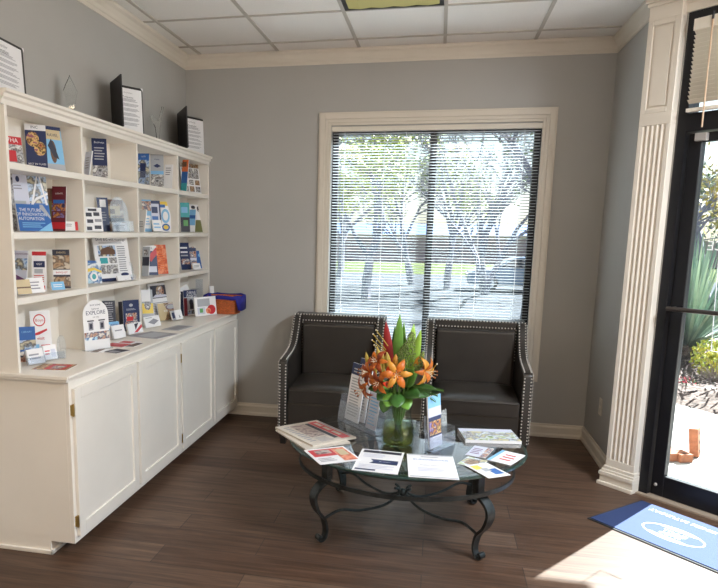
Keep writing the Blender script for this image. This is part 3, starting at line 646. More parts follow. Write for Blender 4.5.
upright_box('display_box', 'navy topped box with figure photo and raised white flap on the counter', 184, 197, 290, .14, .20, .05, CH['n'], 'w',
    [(0, .72, 1, 1, 'n'), ('T', .6, .88, .26, 'DRIVE', 'w'), ('T', .6, .78, .26, 'Awards', 'w'), (.25, .22, 1, .70, 's'), ('C', .55, .52, .14, .12, 'k'), (.45, .25, .7, .5, 'k'), (0, 0, .25, .7, 'd'), (.25, .05, 1, .2, 'B')], flap)
# photo flyer with child's face
leaflet('photo_flyer', 'white flyer with a large portrait photo of a child', 'flyer', ZT, 152, 178, 283, .05, .13, 'w',
    [(.08, .60, .78, .94, 'k'), ('C', .42, .78, .15, .15, 'D'), ('C', .45, .78, .11, .12, 'A'), ('P', [(.1, .62), (.25, .7), (.6, .68), (.76, .62)], 'l'), ('L', .1, .15, .8, .5, 8, 'g')], lean=.15, t=.004)
# flat leaflets on counter
def flat(name, label, cat, pts, z, t, base, art, tilt=0):
    P4 = [V(on(2, z, *p)) for p in pts]      # bl, br, tr, tl
    c = sum(P4, V())/4; X = ((P4[1]+P4[2])-(P4[0]+P4[3])).normalized(); wd = ((P4[1]-P4[0]).length+(P4[2]-P4[3]).length)/2; hd = ((P4[3]-P4[0]).length+(P4[2]-P4[1]).length)/2
    Yv = V((-X.y, X.x, 0))
    # mesh stands in xz plane with front -y ; map local z -> Yv, local y -> -Z
    c0 = c-Yv*hd/2
    Mx = M4(((X.x, 0, Yv.x, c0.x), (X.y, 0, Yv.y, c0.y), (0, -1, 0, z+.0005), (0, 0, 0, 1)))
    o = art_mesh(wd, hd, t, base, art).build(name, M=Mx); tag(o, label, cat); return o
flat('leaflet', 'red and dark leaflet lying flat at the near end of the counter', 'leaflet', [(31, 370), (66, 371), (78, 365), (44, 364)], ZT, .002, 'C', [(.3, .1, .9, .9, 'r'), (.45, .2, .8, .7, 'A')])
flat('card', 'small red card lying flat in front of the arch sign', 'card', [(93, 353), (104, 353), (108, 350), (97, 349)], ZT, .003, 'm', [(.6, 0, 1, 1, 'w')])
flat('card', 'dark card lying flat right of the arch sign near the counter edge', 'card', [(107, 355), (120, 351), (127, 349), (113, 351)], ZT, .002, 'k', [(.1, .2, .5, .8, 'g')])
flat('card', 'dark card lying flat below the navy box at the counter edge', 'card', [(127, 348), (137, 344), (141, 343), (131, 346)], ZT, .002, 'k', [(.2, .2, .8, .8, 'm')])
flat('leaflet', 'red and white leaflet lying flat between arch sign and navy box', 'leaflet', [(106, 349), (126, 343), (137, 340), (118, 345)], ZT, .003, 'w', [(0, 0, .5, 1, 'r'), (.6, .2, .9, .8, 'r')])
flat('leaflet', 'grey leaflet lying flat below the white cushion card', 'leaflet', [(134, 341), (157, 335), (172, 331), (150, 335)], ZT, .002, 'g', [(.1, .2, .9, .8, 's')])
flat('leaflet', 'grey leaflet lying flat behind the cushion card toward the disc magazine', 'leaflet', [(166, 332), (181, 327), (190, 325), (174, 329)], ZT, .002, 's', [(.1, .2, .9, .8, 'g')])

# donation box, pop-up, basket
dL, dR = colpoint(196, .10, ZT), colpoint(221, .22, ZT)
Mx = face_frame(dL, dR, 0); w = (dR-dL).length
m = MB(); d_, hh = .06, .17
for a, b_ in (((-w/2, -.002, 0), (w/2, 0, .25)), ((-w/2, d_, 0), (w/2, d_+.002, hh)), ((-w/2, 0, 0), (-w/2+.002, d_, hh)), ((w/2-.002, 0, 0), (w/2, d_, hh)), ((-w/2, 0, hh), (w/2, d_, hh+.002))): m.box(a, b_, ACRYL)
o = m.build('clear_box', M=M4.Translation((0, 0, .001)) @ Mx); tag(o, 'clear acrylic entry box at the far end of the counter', 'acrylic box')
leaflet('pop_up_card', 'white and pink house shaped card stand in front of the basket', 'card', ZT, 195, 216, 297, .24, .34, 'w',
    [(.12, .5, .7, .9, 's'), (.1, .1, .45, .45, 'l'), ('C', .75, .3, .2, .25, 'r'), (.2, .18, .35, .4, 'e'), ('C', .6, .25, .12, .15, 'O')], lean=.12, t=.01)
leaflet('card', 'pointed white card rising behind the house shaped card', 'card', ZT, 210, 217, 286, .2, .24, 'w', [('P', [(.1, .1), (.9, .1), (.5, .6)], 'l')], lean=.05, t=.004)
BASK = mat('orange_wicker', (.50, .12, .03), .6, var=.4, scale=90, stretch=(1, 1, 3), bump=.6)
CLOTH = mat('royal_blue_cloth', (.018, .018, .24), .8, var=.2, scale=30, bump=.2)
bk = empty('basket', (.365, -.16, ZT), 'orange red wicker basket lined with royal blue cloth, far end of the counter', 'basket')
m = MB(); bx, by = .365, -.16
def rr(sx, sy, z, n=28): return [V((bx+sx*math.copysign(abs(math.cos(a))**.55, math.cos(a)), by+sy*math.copysign(abs(math.sin(a))**.55, math.sin(a)), z)) for a in [2*PI*k/n for k in range(n)]]
rings = [rr(.115, .095, ZT+.001), rr(.13, .105, ZT+.06), rr(.15, .12, ZT+.135), rr(.142, .112, ZT+.135), rr(.108, .088, ZT+.01)]
n = 28; vs = sum(rings, []); fs = [(i*n+j, i*n+(j+1) % n, (i+1)*n+(j+1) % n, (i+1)*n+j) for i in range(4) for j in range(n)]+[tuple(range(n)), tuple(range(4*n, 5*n))]
m.add(vs, fs, BASK); m.build('wicker_body', bk, smooth=True, M=M4())
m = MB(); vs = []
for k, (s_, z) in enumerate(((.86, .10), (.97, .142), (1.03, .146), (1.06, .138), (1.075, .128))):
    for j, p in enumerate(rr(.15*s_, .12*s_, ZT+z)):
        ang = 2*PI*j/n; dz = 0
        if k == 4: dz = -.012+(-.085 if abs((ang+PI) % (2*PI)-PI+.25) < .55 else 0)
        vs.append(p+V((0, 0, dz+.004*math.sin(7*ang))))
m.add(vs, [(i*n+j, i*n+(j+1) % n, (i+1)*n+(j+1) % n, (i+1)*n+j) for i in range(4) for j in range(n)], CLOTH)
cl = m.build('cloth_liner', bk, smooth=True, M=M4()); s2 = cl.modifiers.new('s', 'SOLIDIFY'); s2.thickness = .003

# ------------------------------------------------------------------ on top of the bookcase
def menu(label, uL, uR, vt, x, openL=None, yrot=.0, lines=True):
    """black folder with white printed sheet standing on the bookcase"""
    L, R = colpoint(uL, x[0], ZTOP+.001), colpoint(uR, x[1], ZTOP+.001); Mx = face_frame(L, R, .04); w = (R-L).length
    n = ray(0, vt).cross(ray(718, vt)); Zd = Mx.to_3x3() @ V((0, 0, 1)); h = -n.dot(Mx.translation-CP)/n.dot(Zd)
    t = empty('certificate_folder', (0, 0, 0), label, 'folder', 'black certificate folders on the bookcase', M=Mx)
    m = MB(); m.box((-w/2, -.004, 0), (w/2, .004, h), mat('black_leatherette', (.012, .012, .013), .45)); m.build('back_cover', t, bevel=.001, seg=1, M=Mx)
    m = art_mesh(w*.88, h*.90, .001, 'w', [('T', .5, .90, .06, 'the Chamber', 'g'), ('T', .5, .80, .07, 'Proclamation', 'k')]+[('L', .22, .70-.11*i, .90, .77-.11*i, 3, 'g') for i in range(6)]+[('L', .06, .72-.11*i, .16, .76-.11*i, 1, 'g') for i in range(4)])
    m.build('white_sheet', t, M=Mx @ M4.Translation((0.004, -.0045, h*.05)))
    cm = MB(); s_ = .018
    for sx in (-1, 1):
        cm.add([(sx*w/2, -.0085, h), (sx*(w/2-s_), -.0085, h), (sx*w/2, -.0085, h-s_)], [(0, 1, 2)], PAPER)
    cm.build('corner_tabs', t, M=Mx)
    if openL:
        m = MB(); m.box((-w, -.004, 0), (0, .004, h), mat('black_leatherette', (.012, .012, .013), .45))
        if openL[1]: m.box((-w*.94, -.0055, h*.05), (-w*.06, -.004, h*.95), PAPER)
        m.build('front_cover', t, bevel=.001, seg=1, M=Mx @ M4.Translation((-w/2, 0, 0)) @ M4.Rotation(openL[0], 4, 'Z'))
    return t
menu('black folder with white certificate at the near left end above the bookcase', -24, 26.5, 36, (.125, .085))
menu('open black folder with white certificate, middle of the bookcase top', 113, 144, 86, (.05, .16), (1.25, False))
menu('open black folder at the far end of the bookcase top', 179, 205, 117, (.045, .15), (.95, True))
CRY = bpy.data.materials.new('crystal'); CRY.use_nodes = True; nb = CRY.node_tree.nodes['Principled BSDF']
nb.inputs['Base Color'].default_value = (.92, .95, .95, 1); nb.inputs['Transmission Weight'].default_value = 1; nb.inputs['Roughness'].default_value = .02; nb.inputs['IOR'].default_value = 1.5
def crystal(label, u, vt, x, wings):
    B = colpoint(u, x, ZTOP+.001); n = ray(0, vt).cross(ray(718, vt)); h = -n.dot(B-CP)/n.z
    t = empty('crystal_award', B, label, 'award', 'crystal awards')
    Rz = M4.Translation(B) @ M4.Rotation(.5, 4, 'Z')
    m = MB(); m.prism([(-.04, 0), (.04, 0), (.03, .012), (.022, .03), (-.022, .03), (-.03, .012)], -.022, .022, CRY, 'y'); m.build('base', t, bevel=.002, seg=1, M=Rz)
    m = MB(); 
    if wings: pts = [(-.01, .031), (.012, .031), (.02, h*.5), (.045, h*.98), (.03, h), (.004, h*.62), (-.035, h*.8), (-.05, h*.72), (-.016, h*.42)]
    else: pts = [(-.018, .031), (.018, .031), (.03, h*.45), (.038, h*.62), (.022, h*.8), (.0, h), (-.02, h*.8), (-.036, h*.62), (-.026, h*.45)]
    m.prism(pts, -.009, .009, CRY, 'y'); m.build('crystal_body', t, bevel=.003, seg=1, M=Rz)
crystal('clear crystal star award on the bookcase top, the nearer of two', 71, 75, .09, False)
crystal('clear crystal winged award on the bookcase top beside the far folder', 158, 106, .09, True)

# ================================================================== ARMCHAIRS
LEA = mat('charcoal_leather', (.032, .027, .023), .30, var=.12, scale=6, bump=.04, spec=.5)
LEG = mat('black_wood', (.012, .010, .009), .4)
NAIL = mat('brushed_nickel', (.80, .76, .70), .4, metal=.5)
def armchair(X, Y, label):
    t = empty('armchair', (X, Y, 0), label, 'armchair', 'armchairs under the window')
    hw = .350; at = .062
    # side profile in (y,z): y=0 front ... y=.66 back
    prof = [(0, .125), (0, .585), (.008, .607), (.028, .618), (.10, .628), (.20, .640), (.29, .660), (.36, .700), (.41, .755), (.445, .815), (.47, .862), (.50, .880), (.625, .888), (.655, .875), (.655, .125)]
    for s_ in (-1, 1):
        a, b_ = (-hw, -hw+at) if s_ < 0 else (hw-at, hw)
        m = MB(); m.prism(prof, a, b_, LEA, 'x')
        m.build('arm', t, smooth=True, bevel=.010, seg=3, M=WORLD[t.name])
    m = MB(); m.box((-hw+at-.005, .505, .125), (hw-at+.005, .655, .884), LEA); m.build('back_shell', t, bevel=.010, seg=3, M=WORLD[t.name])
    # frame around the inside back + inset cushion
    m = MB(); m.box((-hw+at+.010, .455, .40), (hw-at-.010, .51, .822), LEA)
    bcush = m.build('back_cushion', t, bevel=.022, seg=4, M=WORLD[t.name])
    m = MB(); nx = 14; ny = 12; vs = []; sx = hw-at-.004
    x0, x1, ya, yb = -sx, sx, .010, .475
    top = lambda u, v: .408+.030*(1-(2*u-1)**4)*(1-(2*v-1)**6)+.018*v
    for j in range(ny+1):
        for i2 in range(nx+1):
            u, v = i2/nx, j/ny; vs.append((x0+(x1-x0)*u, ya+(yb-ya)*v, top(u, v)))
    k = len(vs)
    for j in range(ny+1):
        for i2 in range(nx+1):
            u, v = i2/nx, j/ny; vs.append((x0+(x1-x0)*u, ya+(yb-ya)*v, .305))
    fs = []
    for j in range(ny):
        for i2 in range(nx):
            a = j*(nx+1)+i2; fs.append((a, a+1, a+nx+2, a+nx+1)); fs.append((a+k, a+k+nx+1, a+k+nx+2, a+k+1))
    for i2 in range(nx): a = i2; fs.append((a, a+k, a+k+1, a+1)); a = ny*(nx+1)+i2; fs.append((a, a+1, a+k+1, a+k))
    for j in range(ny): a = j*(nx+1); fs.append((a, a+nx+1, a+nx+1+k, a+k)); a += nx; fs.append((a, a+k, a+nx+1+k, a+nx+1))
    m.add(vs, fs, LEA); m.build('seat_cushion', t, smooth=True, bevel=.012, seg=3, M=WORLD[t.name])
    m = MB()
    for z_ in (.312, .400): m.tube([(x0+.004, ya-.001, z_), (x1-.004, ya-.001, z_)], .0035, LEA, 6)
    m.build('piping', t, smooth=True, M=WORLD[t.name])
    m = MB(); m.box((-hw+at-.004, .022, .125), (hw-at+.004, .52, .303), LEA); m.build('seat_base', t, bevel=.006, M=WORLD[t.name])
    for lx in (-1, 1):
        for ly in (.03, .60):
            m = MB(); cx_ = lx*(hw-.032)
            vs = [(cx_+a*s3, ly+.005+b2*s3, z_) for z_, s3 in ((0, .018), (.126, .026)) for a, b2 in ((-1, -1), (1, -1), (1, 1), (-1, 1))]
            m.add(vs, [(0, 3, 2, 1), (4, 5, 6, 7), (0, 1, 5, 4), (1, 2, 6, 5), (2, 3, 7, 6), (3, 0, 4, 7)], LEG); m.build('leg', t, M=WORLD[t.name])
    # nailheads
    nm = MB(); sp = .022
    def run(pts, off):
        pts = [V(p) for p in pts]; acc = 0
        for a, b2 in zip(pts, pts[1:]):
            L_ = (b2-a).length; d = acc
            while d < L_: nm.ball(a+(b2-a)*(d/L_)+V(off), .0058, NAIL, 5, 3); d += sp
            acc = d-L_
    for s_ in (-1, 1):
        for e in (.010, at-.010):
            xx = s_*(hw-e)
            run([(xx, 0, .14), (xx, 0, .592)], (0, -.001, 0))
            run([(xx, y_, z_) for y_, z_ in prof[3:12]], (0, 0, .001))
        run([(s_*hw, .012, .14), (s_*hw, .012, .60)]+[(s_*hw, y_+.01, z_-.012) for y_, z_ in prof[4:12]], (s_*.001, 0, 0))
    run([(-hw+.01, .505, .880), (hw-.01, .505, .880)], (0, 0, .002))
    run([(-hw+at+.006, .503, .60), (-hw+at+.006, .503, .838), (hw-at-.006, .503, .838), (hw-at-.006, .503, .60)], (0, -.001, 0))
    tag(nm.build('nailhead_trim', t, M=WORLD[t.name]), 'silver nailhead trim', kind='stuff')
    return t
armchair(1.285, -.700, 'charcoal leather armchair with nailhead trim, left of the flowers by the bookcase side')
armchair(2.285, -.700, 'charcoal leather armchair with nailhead trim, right one nearer the door')

# ================================================================== COFFEE TABLE
TX, TY, ZG = 1.872, -1.80, .446
IRON = mat('verdigris_iron', (.045, .050, .050), .36, metal=.7, var=.35, scale=25, bump=.1)
tb_ = empty('coffee_table', (TX, TY, 0), 'oval glass topped coffee table with curled dark iron legs', 'coffee table')
GT = clear('green_table_glass', (.55, .68, .68), ior=1.55, rough=.0, lift=.0, mul=2.0)
GE = mat('green_glass_edge', (.025, .055, .05), .08, spec=.9)
m = MB(); n = 96; A_, B_ = .600, .535
top = [(TX+A_*math.cos(2*PI*k/n), TY+B_*math.sin(2*PI*k/n)) for k in range(n)]
i1 = [(TX+(A_-.012)*math.cos(2*PI*k/n), TY+(B_-.012)*math.sin(2*PI*k/n)) for k in range(n)]
vs = [(*p, ZG) for p in i1]+[(*p, ZG-.003) for p in top]+[(*p, ZG-.010) for p in top]
m.add(vs, [tuple(range(n))], GT); m.v = m.v
m2 = [(k, (k+1) % n, n+(k+1) % n, n+k) for k in range(n)]+[(n+k, n+(k+1) % n, 2*n+(k+1) % n, 2*n+k) for k in range(n)]
k0 = m.mi(GE)
for f in m2: m.f.append(list(f)); m.m.append(k0)
m.build('glass_top', tb_, smooth=True, M=M4())
def ell(a, b_, z, n=72): return [V((TX+a*math.cos(2*PI*k/n), TY+b_*math.sin(2*PI*k/n), z)) for k in range(n+1)]
m = MB(); m.tube(ell(.535, .475, .421), 1, IRON, flat=(.024, .012, V((0, 0, 1))), cap=False); m.build('upper_ring', tb_, smooth=True, M=M4())
m = MB(); m.tube(ell(.545, .500, .335), 1, IRON, flat=(.020, .010, V((0, 0, 1))), cap=False); m.build('lower_ring', tb_, smooth=True, M=M4())
hubc = V((TX, TY, .165))
for sx in (-1, 1):
    for sy in (-1, 1):
        bx_, by_ = TX+sx*.355, TY+sy*.315; dg = V((sx*.75, sy*.66, 0)).normalized()
        P0 = V((bx_, by_, 0)); side = V((-dg.y, dg.x, 0))
        pr = [(.0, .345), (.0, .318), (.036, .300), (.068, .266), (.074, .225), (.054, .170), (.018, .125), (.004, .08), (.002, .045), (.014, .018), (.034, .010), (.046, .022), (.040, .036), (.028, .032)]
        pts = sm([P0+dg*a+V((0, 0, z)) for a, z in pr], 4)
        m = MB(); rs = [1 if q.z > .2 else .62+.38*min(1, max(0, (q.z)/.2)) for q in pts]
        m.tube(pts, rs, IRON, flat=(.054, .014, side)); lg = m.build('leg', tb_, smooth=True, M=M4())
        m = MB(); R2 = M4.Translation((bx_, by_, 0)) @ M4.Rotation(math.atan2(dg.y, dg.x), 4, 'Z')
        m.box((-.018, -.024, .325), (.018, .024, .436), IRON, R2); m.build('corner_block', tb_, bevel=.003, seg=1, M=M4())
        q1 = P0+dg*.02+V((0, 0, .115))
        mid = hubc*.5+q1*.5
        m = MB(); m.tube(sm([q1, q1*.8+hubc*.2+V((0, 0, .02)), q1*.55+hubc*.45+V((0, 0, -.018)), q1*.25+hubc*.75+V((0, 0, -.035)), hubc+V((sx*.025, sy*.02, -.01)), hubc+V((sx*.022, sy*.016, .02)), hubc+V((sx*.04, sy*.03, .03))], 5), .0075, IRON, 8); m.build('stretcher', tb_, smooth=True, M=M4())
m = MB(); m.ball(hubc, .022, IRON, 10, 6); m.build('hub', tb_, smooth=True, M=M4())
for sy in (-1, 1):
    m = MB(); pts = []
    for k in range(41):
        x_ = -.40+.8*k/40; pts.append(V((TX+x_, TY+sy*(.26+.06*math.cos(x_*9)), .385+.012*math.sin(x_*14))))
    m.tube(pts, .007, IRON, 6); m.build('scroll_bar', tb_, smooth=True, M=M4())
m = MB(); pts = [V((TX-.34+.68*k/30, TY+.20*math.sin(k/30*2*PI), .372)) for k in range(31)]; m.tube(pts, .007, IRON, 6); m.build('scroll_bar', tb_, smooth=True, M=M4())

# papers on the table
ZP = ZG+.0006
NEWS = mat('newsprint', (.62, .57, .50), .8, var=.05, scale=40)
def newspaper(name, label, pts, z, t, art, grow=1):
    P4 = [V(on(2, z, *p)) for p in pts]; c = sum(P4, V())/4; c.z = z; X = ((P4[1]+P4[2])-(P4[0]+P4[3])).normalized(); grow *= .88
    wd = ((P4[1]-P4[0]).length+(P4[2]-P4[3]).length)/2*grow; hd = ((P4[3]-P4[0]).length+(P4[2]-P4[1]).length)/2*grow; Yv = V((-X.y, X.x, 0)); c0 = c-Yv*hd/2
    Mx = M4(((X.x, 0, Yv.x, c0.x), (X.y, 0, Yv.y, c0.y), (0, -1, 0, z), (0, 0, 0, 1)))
    PAPER_ = CH['w']; CH['w_'] = NEWS
    o = art_mesh(wd, hd, t, 'w_', art).build(name, M=Mx)
    o.data.materials[0] = NEWS
    tag(o, label, 'newspaper', 'newspapers on the table'); return Mx, wd, hd
# newspaper readable from the left-back: long side
NQ = [(303, 449), (352, 442), (326, 418), (279, 428)]
newspaper('newspaper', 'lower folded newspaper peeking out under the red headline newspaper', [(298, 451), (349, 447), (324, 422), (277, 431)], ZP, .007, [], 1.0)
newspaper('newspaper', 'folded newspaper with red masthead on top at the left of the glass table', NQ, ZP+.0075, .009,
    [(.72, .06, .92, .94, 'r'), (.93, .1, .98, .9, 'g'), (.25, .30, .58, .90, 'R'), (.60, .12, .70, .90, 'k'), ('L', .08, .12, .22, .9, 10, 'g'), ('L', .26, .06, .56, .26, 5, 'g'), (.78, .2, .86, .4, 'w'), (.78, .45, .86, .62, 'w'), (.78, .67, .86, .85, 'w')])
flat('magazine', 'red and white magazine lying flat in front of the newspapers', 'magazine', [(318, 466), (357, 460), (347, 447), (306, 450)], ZP, .003, 'w',
     [(.06, .45, .62, .92, 'r'), (.62, .06, .95, .92, 'O'), (.18, .6, .55, .85, 'R'), ('L', .08, .1, .5, .35, 3, 'g'), (.68, .4, .9, .8, 't')])
flat('flyer', 'white flyer with navy ribbon banner lying on the glass table', 'flyer', [(352, 470), (398, 475), (404, 453), (362, 449)], ZP, .0012, 'w',
     [(.06, .84, .95, .96, 'k'), ('P', [(.30, .36), (.93, .36), (.93, .55), (.30, .55), (.38, .455)], 'n'), ('L', .1, .62, .7, .80, 3, 'l'), (.05, .04, .5, .10, 'n'), ('L', .1, .12, .9, .3, 3, 'l'), ('T', .64, .455, .06, 'BUSINESS', 'w')])
flat('flyer', 'white flyer with pale blue heading lying right of the ribbon flyer', 'flyer', [(406, 477), (457, 480), (455, 457), (409, 454)], ZP, .0012, 'w',
     [('T', .5, .76, .13, 'SUNWEAVER', 'b'), ('L', .30, .86, .7, .92, 1, 'g'), ('T', .5, .52, .085, 'Public Market', 'g'), ('L', .2, .25, .8, .42, 3, 'l'), (.02, .02, .98, .05, 's'), (.02, .95, .98, .98, 's')])
flat('booklet_stack', 'stack of wide booklets with garden photo cover near the right chair', 'booklet', [(463, 443), (519, 444), (513, 433), (460, 431)], ZP, .016, 'G',
     [(0, .75, 1, 1, 'l'), (.05, .2, .2, .7, 'E'), (.2, .05, .95, .45, 'G')])
flat('leaflet', 'white leaflet with maroon signature corner lying on the right of the table', 'leaflet', [(466, 455), (485, 459), (494, 449), (474, 446)], ZP, .002, 'l', [(.7, 0, 1, 1, 'A'), ('L', .1, .2, .6, .8, 4, 'p')])
flat('leaflet', 'white leaflet with red script at the far right of the glass table', 'leaflet', [(492, 461), (515, 467), (521, 455), (497, 450)], ZP, .003, 'w', [('L', .35, .2, .85, .8, 3, 'r'), (0, 0, .15, 1, 'c')])
flat('leaflet', 'white leaflet with blue patch, lowest at the right rim of the table', 'leaflet', [(468, 466), (489, 480), (510, 474), (484, 463)], ZP+.003, .002, 'w', [(.45, .5, .85, .9, 'b'), (.1, .1, .4, .45, 'y'), (.35, .3, .6, .6, 's')])
flat('leaflet', 'grey and tan photo leaflet partly under the blue patch leaflet', 'leaflet', [(457, 464), (478, 469), (487, 461), (468, 457)], ZP, .002, 'G', [(.2, .2, .8, .8, 'D')])

# acrylic holders on the table
def table_holder(L, R, lean, h, d, label, sheets, hl):
    L, R = V((*L, ZG+.001)), V((*R, ZG+.001)); Mx = face_frame(L, R, 0); w = (R-L).length
    m = MB(); sh = math.tan(lean)
    S3x = M4(((1, 0, 0, 0), (0, 1, sh, 0), (0, 0, 1, 0), (0, 0, 0, 1)))
    for a, b_ in (((-w/2, -.002, 0), (w/2, 0, h*.42)), ((-w/2, d, 0), (w/2, d+.002, h)), ((-w/2, 0, 0), (-w/2+.002, d, h*.55)), ((w/2-.002, 0, 0), (w/2, d, h*.55)), ((-w/2, 0, 0), (w/2, d, .002))): m.box(a, b_, ACRYL, S3x)
    m.box((-w/2, -.0, 0), (w/2, d+sh*h*.6, .002), ACRYL)
    o = m.build('brochure_holder', M=Mx); tag(o, hl, 'brochure holder', 'clear brochure holders')
    for k, (nm, lb, cat, w2, h2, dx, y_, z_, base, art) in enumerate(sheets):
        mm = art_mesh(w2, h2, .006, base, art)
        o = mm.build(nm, M=Mx @ M4.Translation((dx, y_+sh*(z_), z_)) @ M4.Rotation(-lean, 4, 'X')); tag(o, lb, cat)
PL = [(0, .80, 1, 1, 'n'), ('L', .15, .83, .8, .93, 2, 's'), ('L', .12, .08, .88, .76, 14, 's')]
table_holder((1.475, -1.50), (1.715, -1.775), .16, .27, .09, '', [
    ('pamphlet', 'rear white pamphlet with navy header in the left clear holder', 'pamphlet', .125, .350, -.080, .072, .010, 'w', PL),
    ('pamphlet', 'front white pamphlet with navy header in the left clear holder', 'pamphlet', .135, .325, -.105, .045, .006, 'w', PL),
    ('pamphlet', 'pale lilac pamphlet at the right of the left clear holder', 'pamphlet', .09, .20, .08, .045, .006, 'l', [('L', .12, .1, .88, .9, 9, 'c')])],
    'large clear acrylic holder of pamphlets standing left of the vase')
table_holder((2.015, -1.965), (2.125, -1.79), .10, .17, .045, '', [
    ('brochure_stack', 'thick stack of brochures with blue cover in the right clear holder', 'brochure', .115, .262, -.03, .036, .005, 'n', [(0, .78, 1, 1, 'c'), ('T', .55, .70, .13, 'downtown', 'w'), (0, .60, 1, .78, 'l'), (.05, .25, .95, .52, 'C'), (.05, .28, .6, .38, 'H'), (.05, .40, .9, .5, 'H'), (0, 0, 1, .22, 'l')])],
    'clear acrylic holder of brochures standing right of the vase')

# ------------------------------------------------------------------ vase + bouquet
VX, VY = 1.837, -1.875
vz = ZG+.0008
GV = clear('vase_glass', (.88, .93, .90), ior=1.38, lift=.0)
va = empty('glass_vase', (VX, VY, vz), 'clear glass vase with greenish water at the middle of the coffee table', 'vase')
m = MB(); m.lathe([(.0001, .001), (.074, .001), (.080, .01), (.083, .05), (.080, .09), (.068, .125), (.061, .16), (.063, .215), (.065, .235), (.062, .235), (.059, .16), (.065, .128), (.076, .09), (.078, .05), (.075, .016), (.0001, .014)], (VX, VY, vz), GV, 40)
m.build('glass_body', va, smooth=True, M=M4())
WAT = clear('green_water', (.55, .50, .20), ior=1.2, lift=.01)
m = MB(); m.lathe([(.0001, .016), (.073, .017), (.076, .05), (.074, .09), (.070, .105), (.0001, .105)], (VX, VY, vz), WAT, 32); m.build('water', va, smooth=True, M=M4())
bq = empty('flower_bouquet', (VX, VY, vz+.02), 'bouquet of orange lilies and tall green blades in the glass vase', 'bouquet')
GRN = mat('dark_leaf_green', (.045, .13, .025), .4, var=.45, scale=14); GR2 = mat('blade_green', (.13, .30, .045), .4, var=.3, scale=10)
GR3 = mat('lime_blade', (.30, .50, .07), .4, var=.25, scale=9); RED = mat('red_spear', (.26, .010, .012), .4, var=.3, scale=15)
ORG = mat('lily_orange', (.50, .13, .010), .45, var=.35, scale=18); ORD = mat('rust_petal', (.30, .05, .008), .5, var=.4, scale=18); BUD = mat('olive_bud', (.42, .30, .05), .5, var=.3, scale=18)
STEM = mat('stem_green', (.08, .16, .03), .5); BERRY = mat('green_berry', (.16, .22, .06), .6, var=.5, scale=60); ANTH = mat('anther_white', (.75, .68, .52), .6)
YEL = mat('yellow_petal', (.60, .26, .03), .45, var=.2, scale=20)
def blade(p0, p1, width, mt, name, bend=V((0, 0, 0)), fold=.3, parent=bq, face=None, n=9, shape=1.0):
    p0, p1 = V(p0), V(p1); d = p1-p0; ax = d.normalized(); f = V(face) if face else V((0, -1, .15)); sd = ax.cross(f); sd.normalize(); nr = sd.cross(ax)
    m = MB(); vs = []
    for k in range(n+1):
        t = k/n; c = p0+d*t+V(bend)*math.sin(PI*t*.5)**2; wv = width*(math.sin(PI*min(1, t**shape*.97+.03)))**.8*.5+.0006
        vs += [c-sd*wv+nr*(fold*wv), c, c+sd*wv+nr*(fold*wv)]
    fs = []
    for k in range(n): a = 3*k; fs += [(a, a+1, a+4, a+3), (a+1, a+2, a+5, a+4)]
    m.add(vs, fs, mt); o = m.build(name, parent, smooth=True, M=M4()); so = o.modifiers.new('s', 'SOLIDIFY'); so.thickness = .0012; return o
mouth = V((VX, VY, vz+.23))
def px(u, v, dy=0): return V(on(1, VY+dy, u, v))
m = MB()
for k in range(16):
    a = 2*PI*k/16; r1 = .045*rnd.uniform(.4, 1); m.tube(sm([(VX+r1*math.cos(a+2.2), VY+r1*math.sin(a+2.2), vz+.022), (VX+.02*math.cos(a), VY+.02*math.sin(a), vz+.14), (VX+.045*math.cos(a), VY+.045*math.sin(a), vz+.25), (VX+.07*math.cos(a), VY+.07*math.sin(a), vz+.33)], 4), .0045, STEM, 6)
m.build('stems', bq, smooth=True, M=M4())
# tall blades
blade(px(396, 385), px(400, 314), .050, GR2, 'leaf_blade', shape=1.0)
blade(px(393, 385, .02), px(395, 326, .03), .035, GRN, 'leaf_blade')
blade(px(402, 380, .02), px(404, 322, .02), .030, GR2, 'leaf_blade')
blade(px(405, 388), px(414, 324, 0), .055, GR3, 'leaf_blade', face=(.3, -1, .1))
blade(px(408, 390, -.02), px(421, 330, -.02), .050, GR3, 'leaf_blade', face=(-.3, -1, .1))
blade(px(412, 385, .03), px(419, 345, .02), .040, GR2, 'leaf_blade')
blade(px(391, 385, -.01), px(386, 321, 0), .048, RED, 'red_spear')
blade(px(390, 380, .02), px(391, 340, .03), .03, RED, 'red_spear')
# bottom leaves
for (u, v, u2, v2, w_, dy, mt) in ((392, 392, 377, 402, .075, -.10, GRN), (394, 392, 386, 409, .07, -.12, GR2), (397, 392, 397, 410, .075, -.13, GRN), (402, 392, 408, 412, .07, -.11, GR2), (402, 390, 420, 399, .07, -.10, GRN), (404, 388, 436, 391, .05, -.06, GRN),
        (391, 388, 368, 391, .06, -.08, GRN), (404, 386, 414, 372, .085, -.08, GR2), (400, 388, 408, 376, .06, -.10, GRN), (388, 394, 383, 415, .06, -.06, GRN), (392, 388, 374, 383, .05, -.1, GR2), (404, 392, 430, 398, .045, .03, GRN), (398, 392, 396, 404, .06, .08, GRN), (394, 388, 378, 396, .06, .10, GRN), (404, 390, 424, 392, .06, .10, GRN)):
    blade(px(u, v, dy*.3), px(u2, v2, dy), w_, mt, 'broad_leaf', bend=(0, 0, .01), fold=.15, face=(0, -.8, .6), shape=1.15)
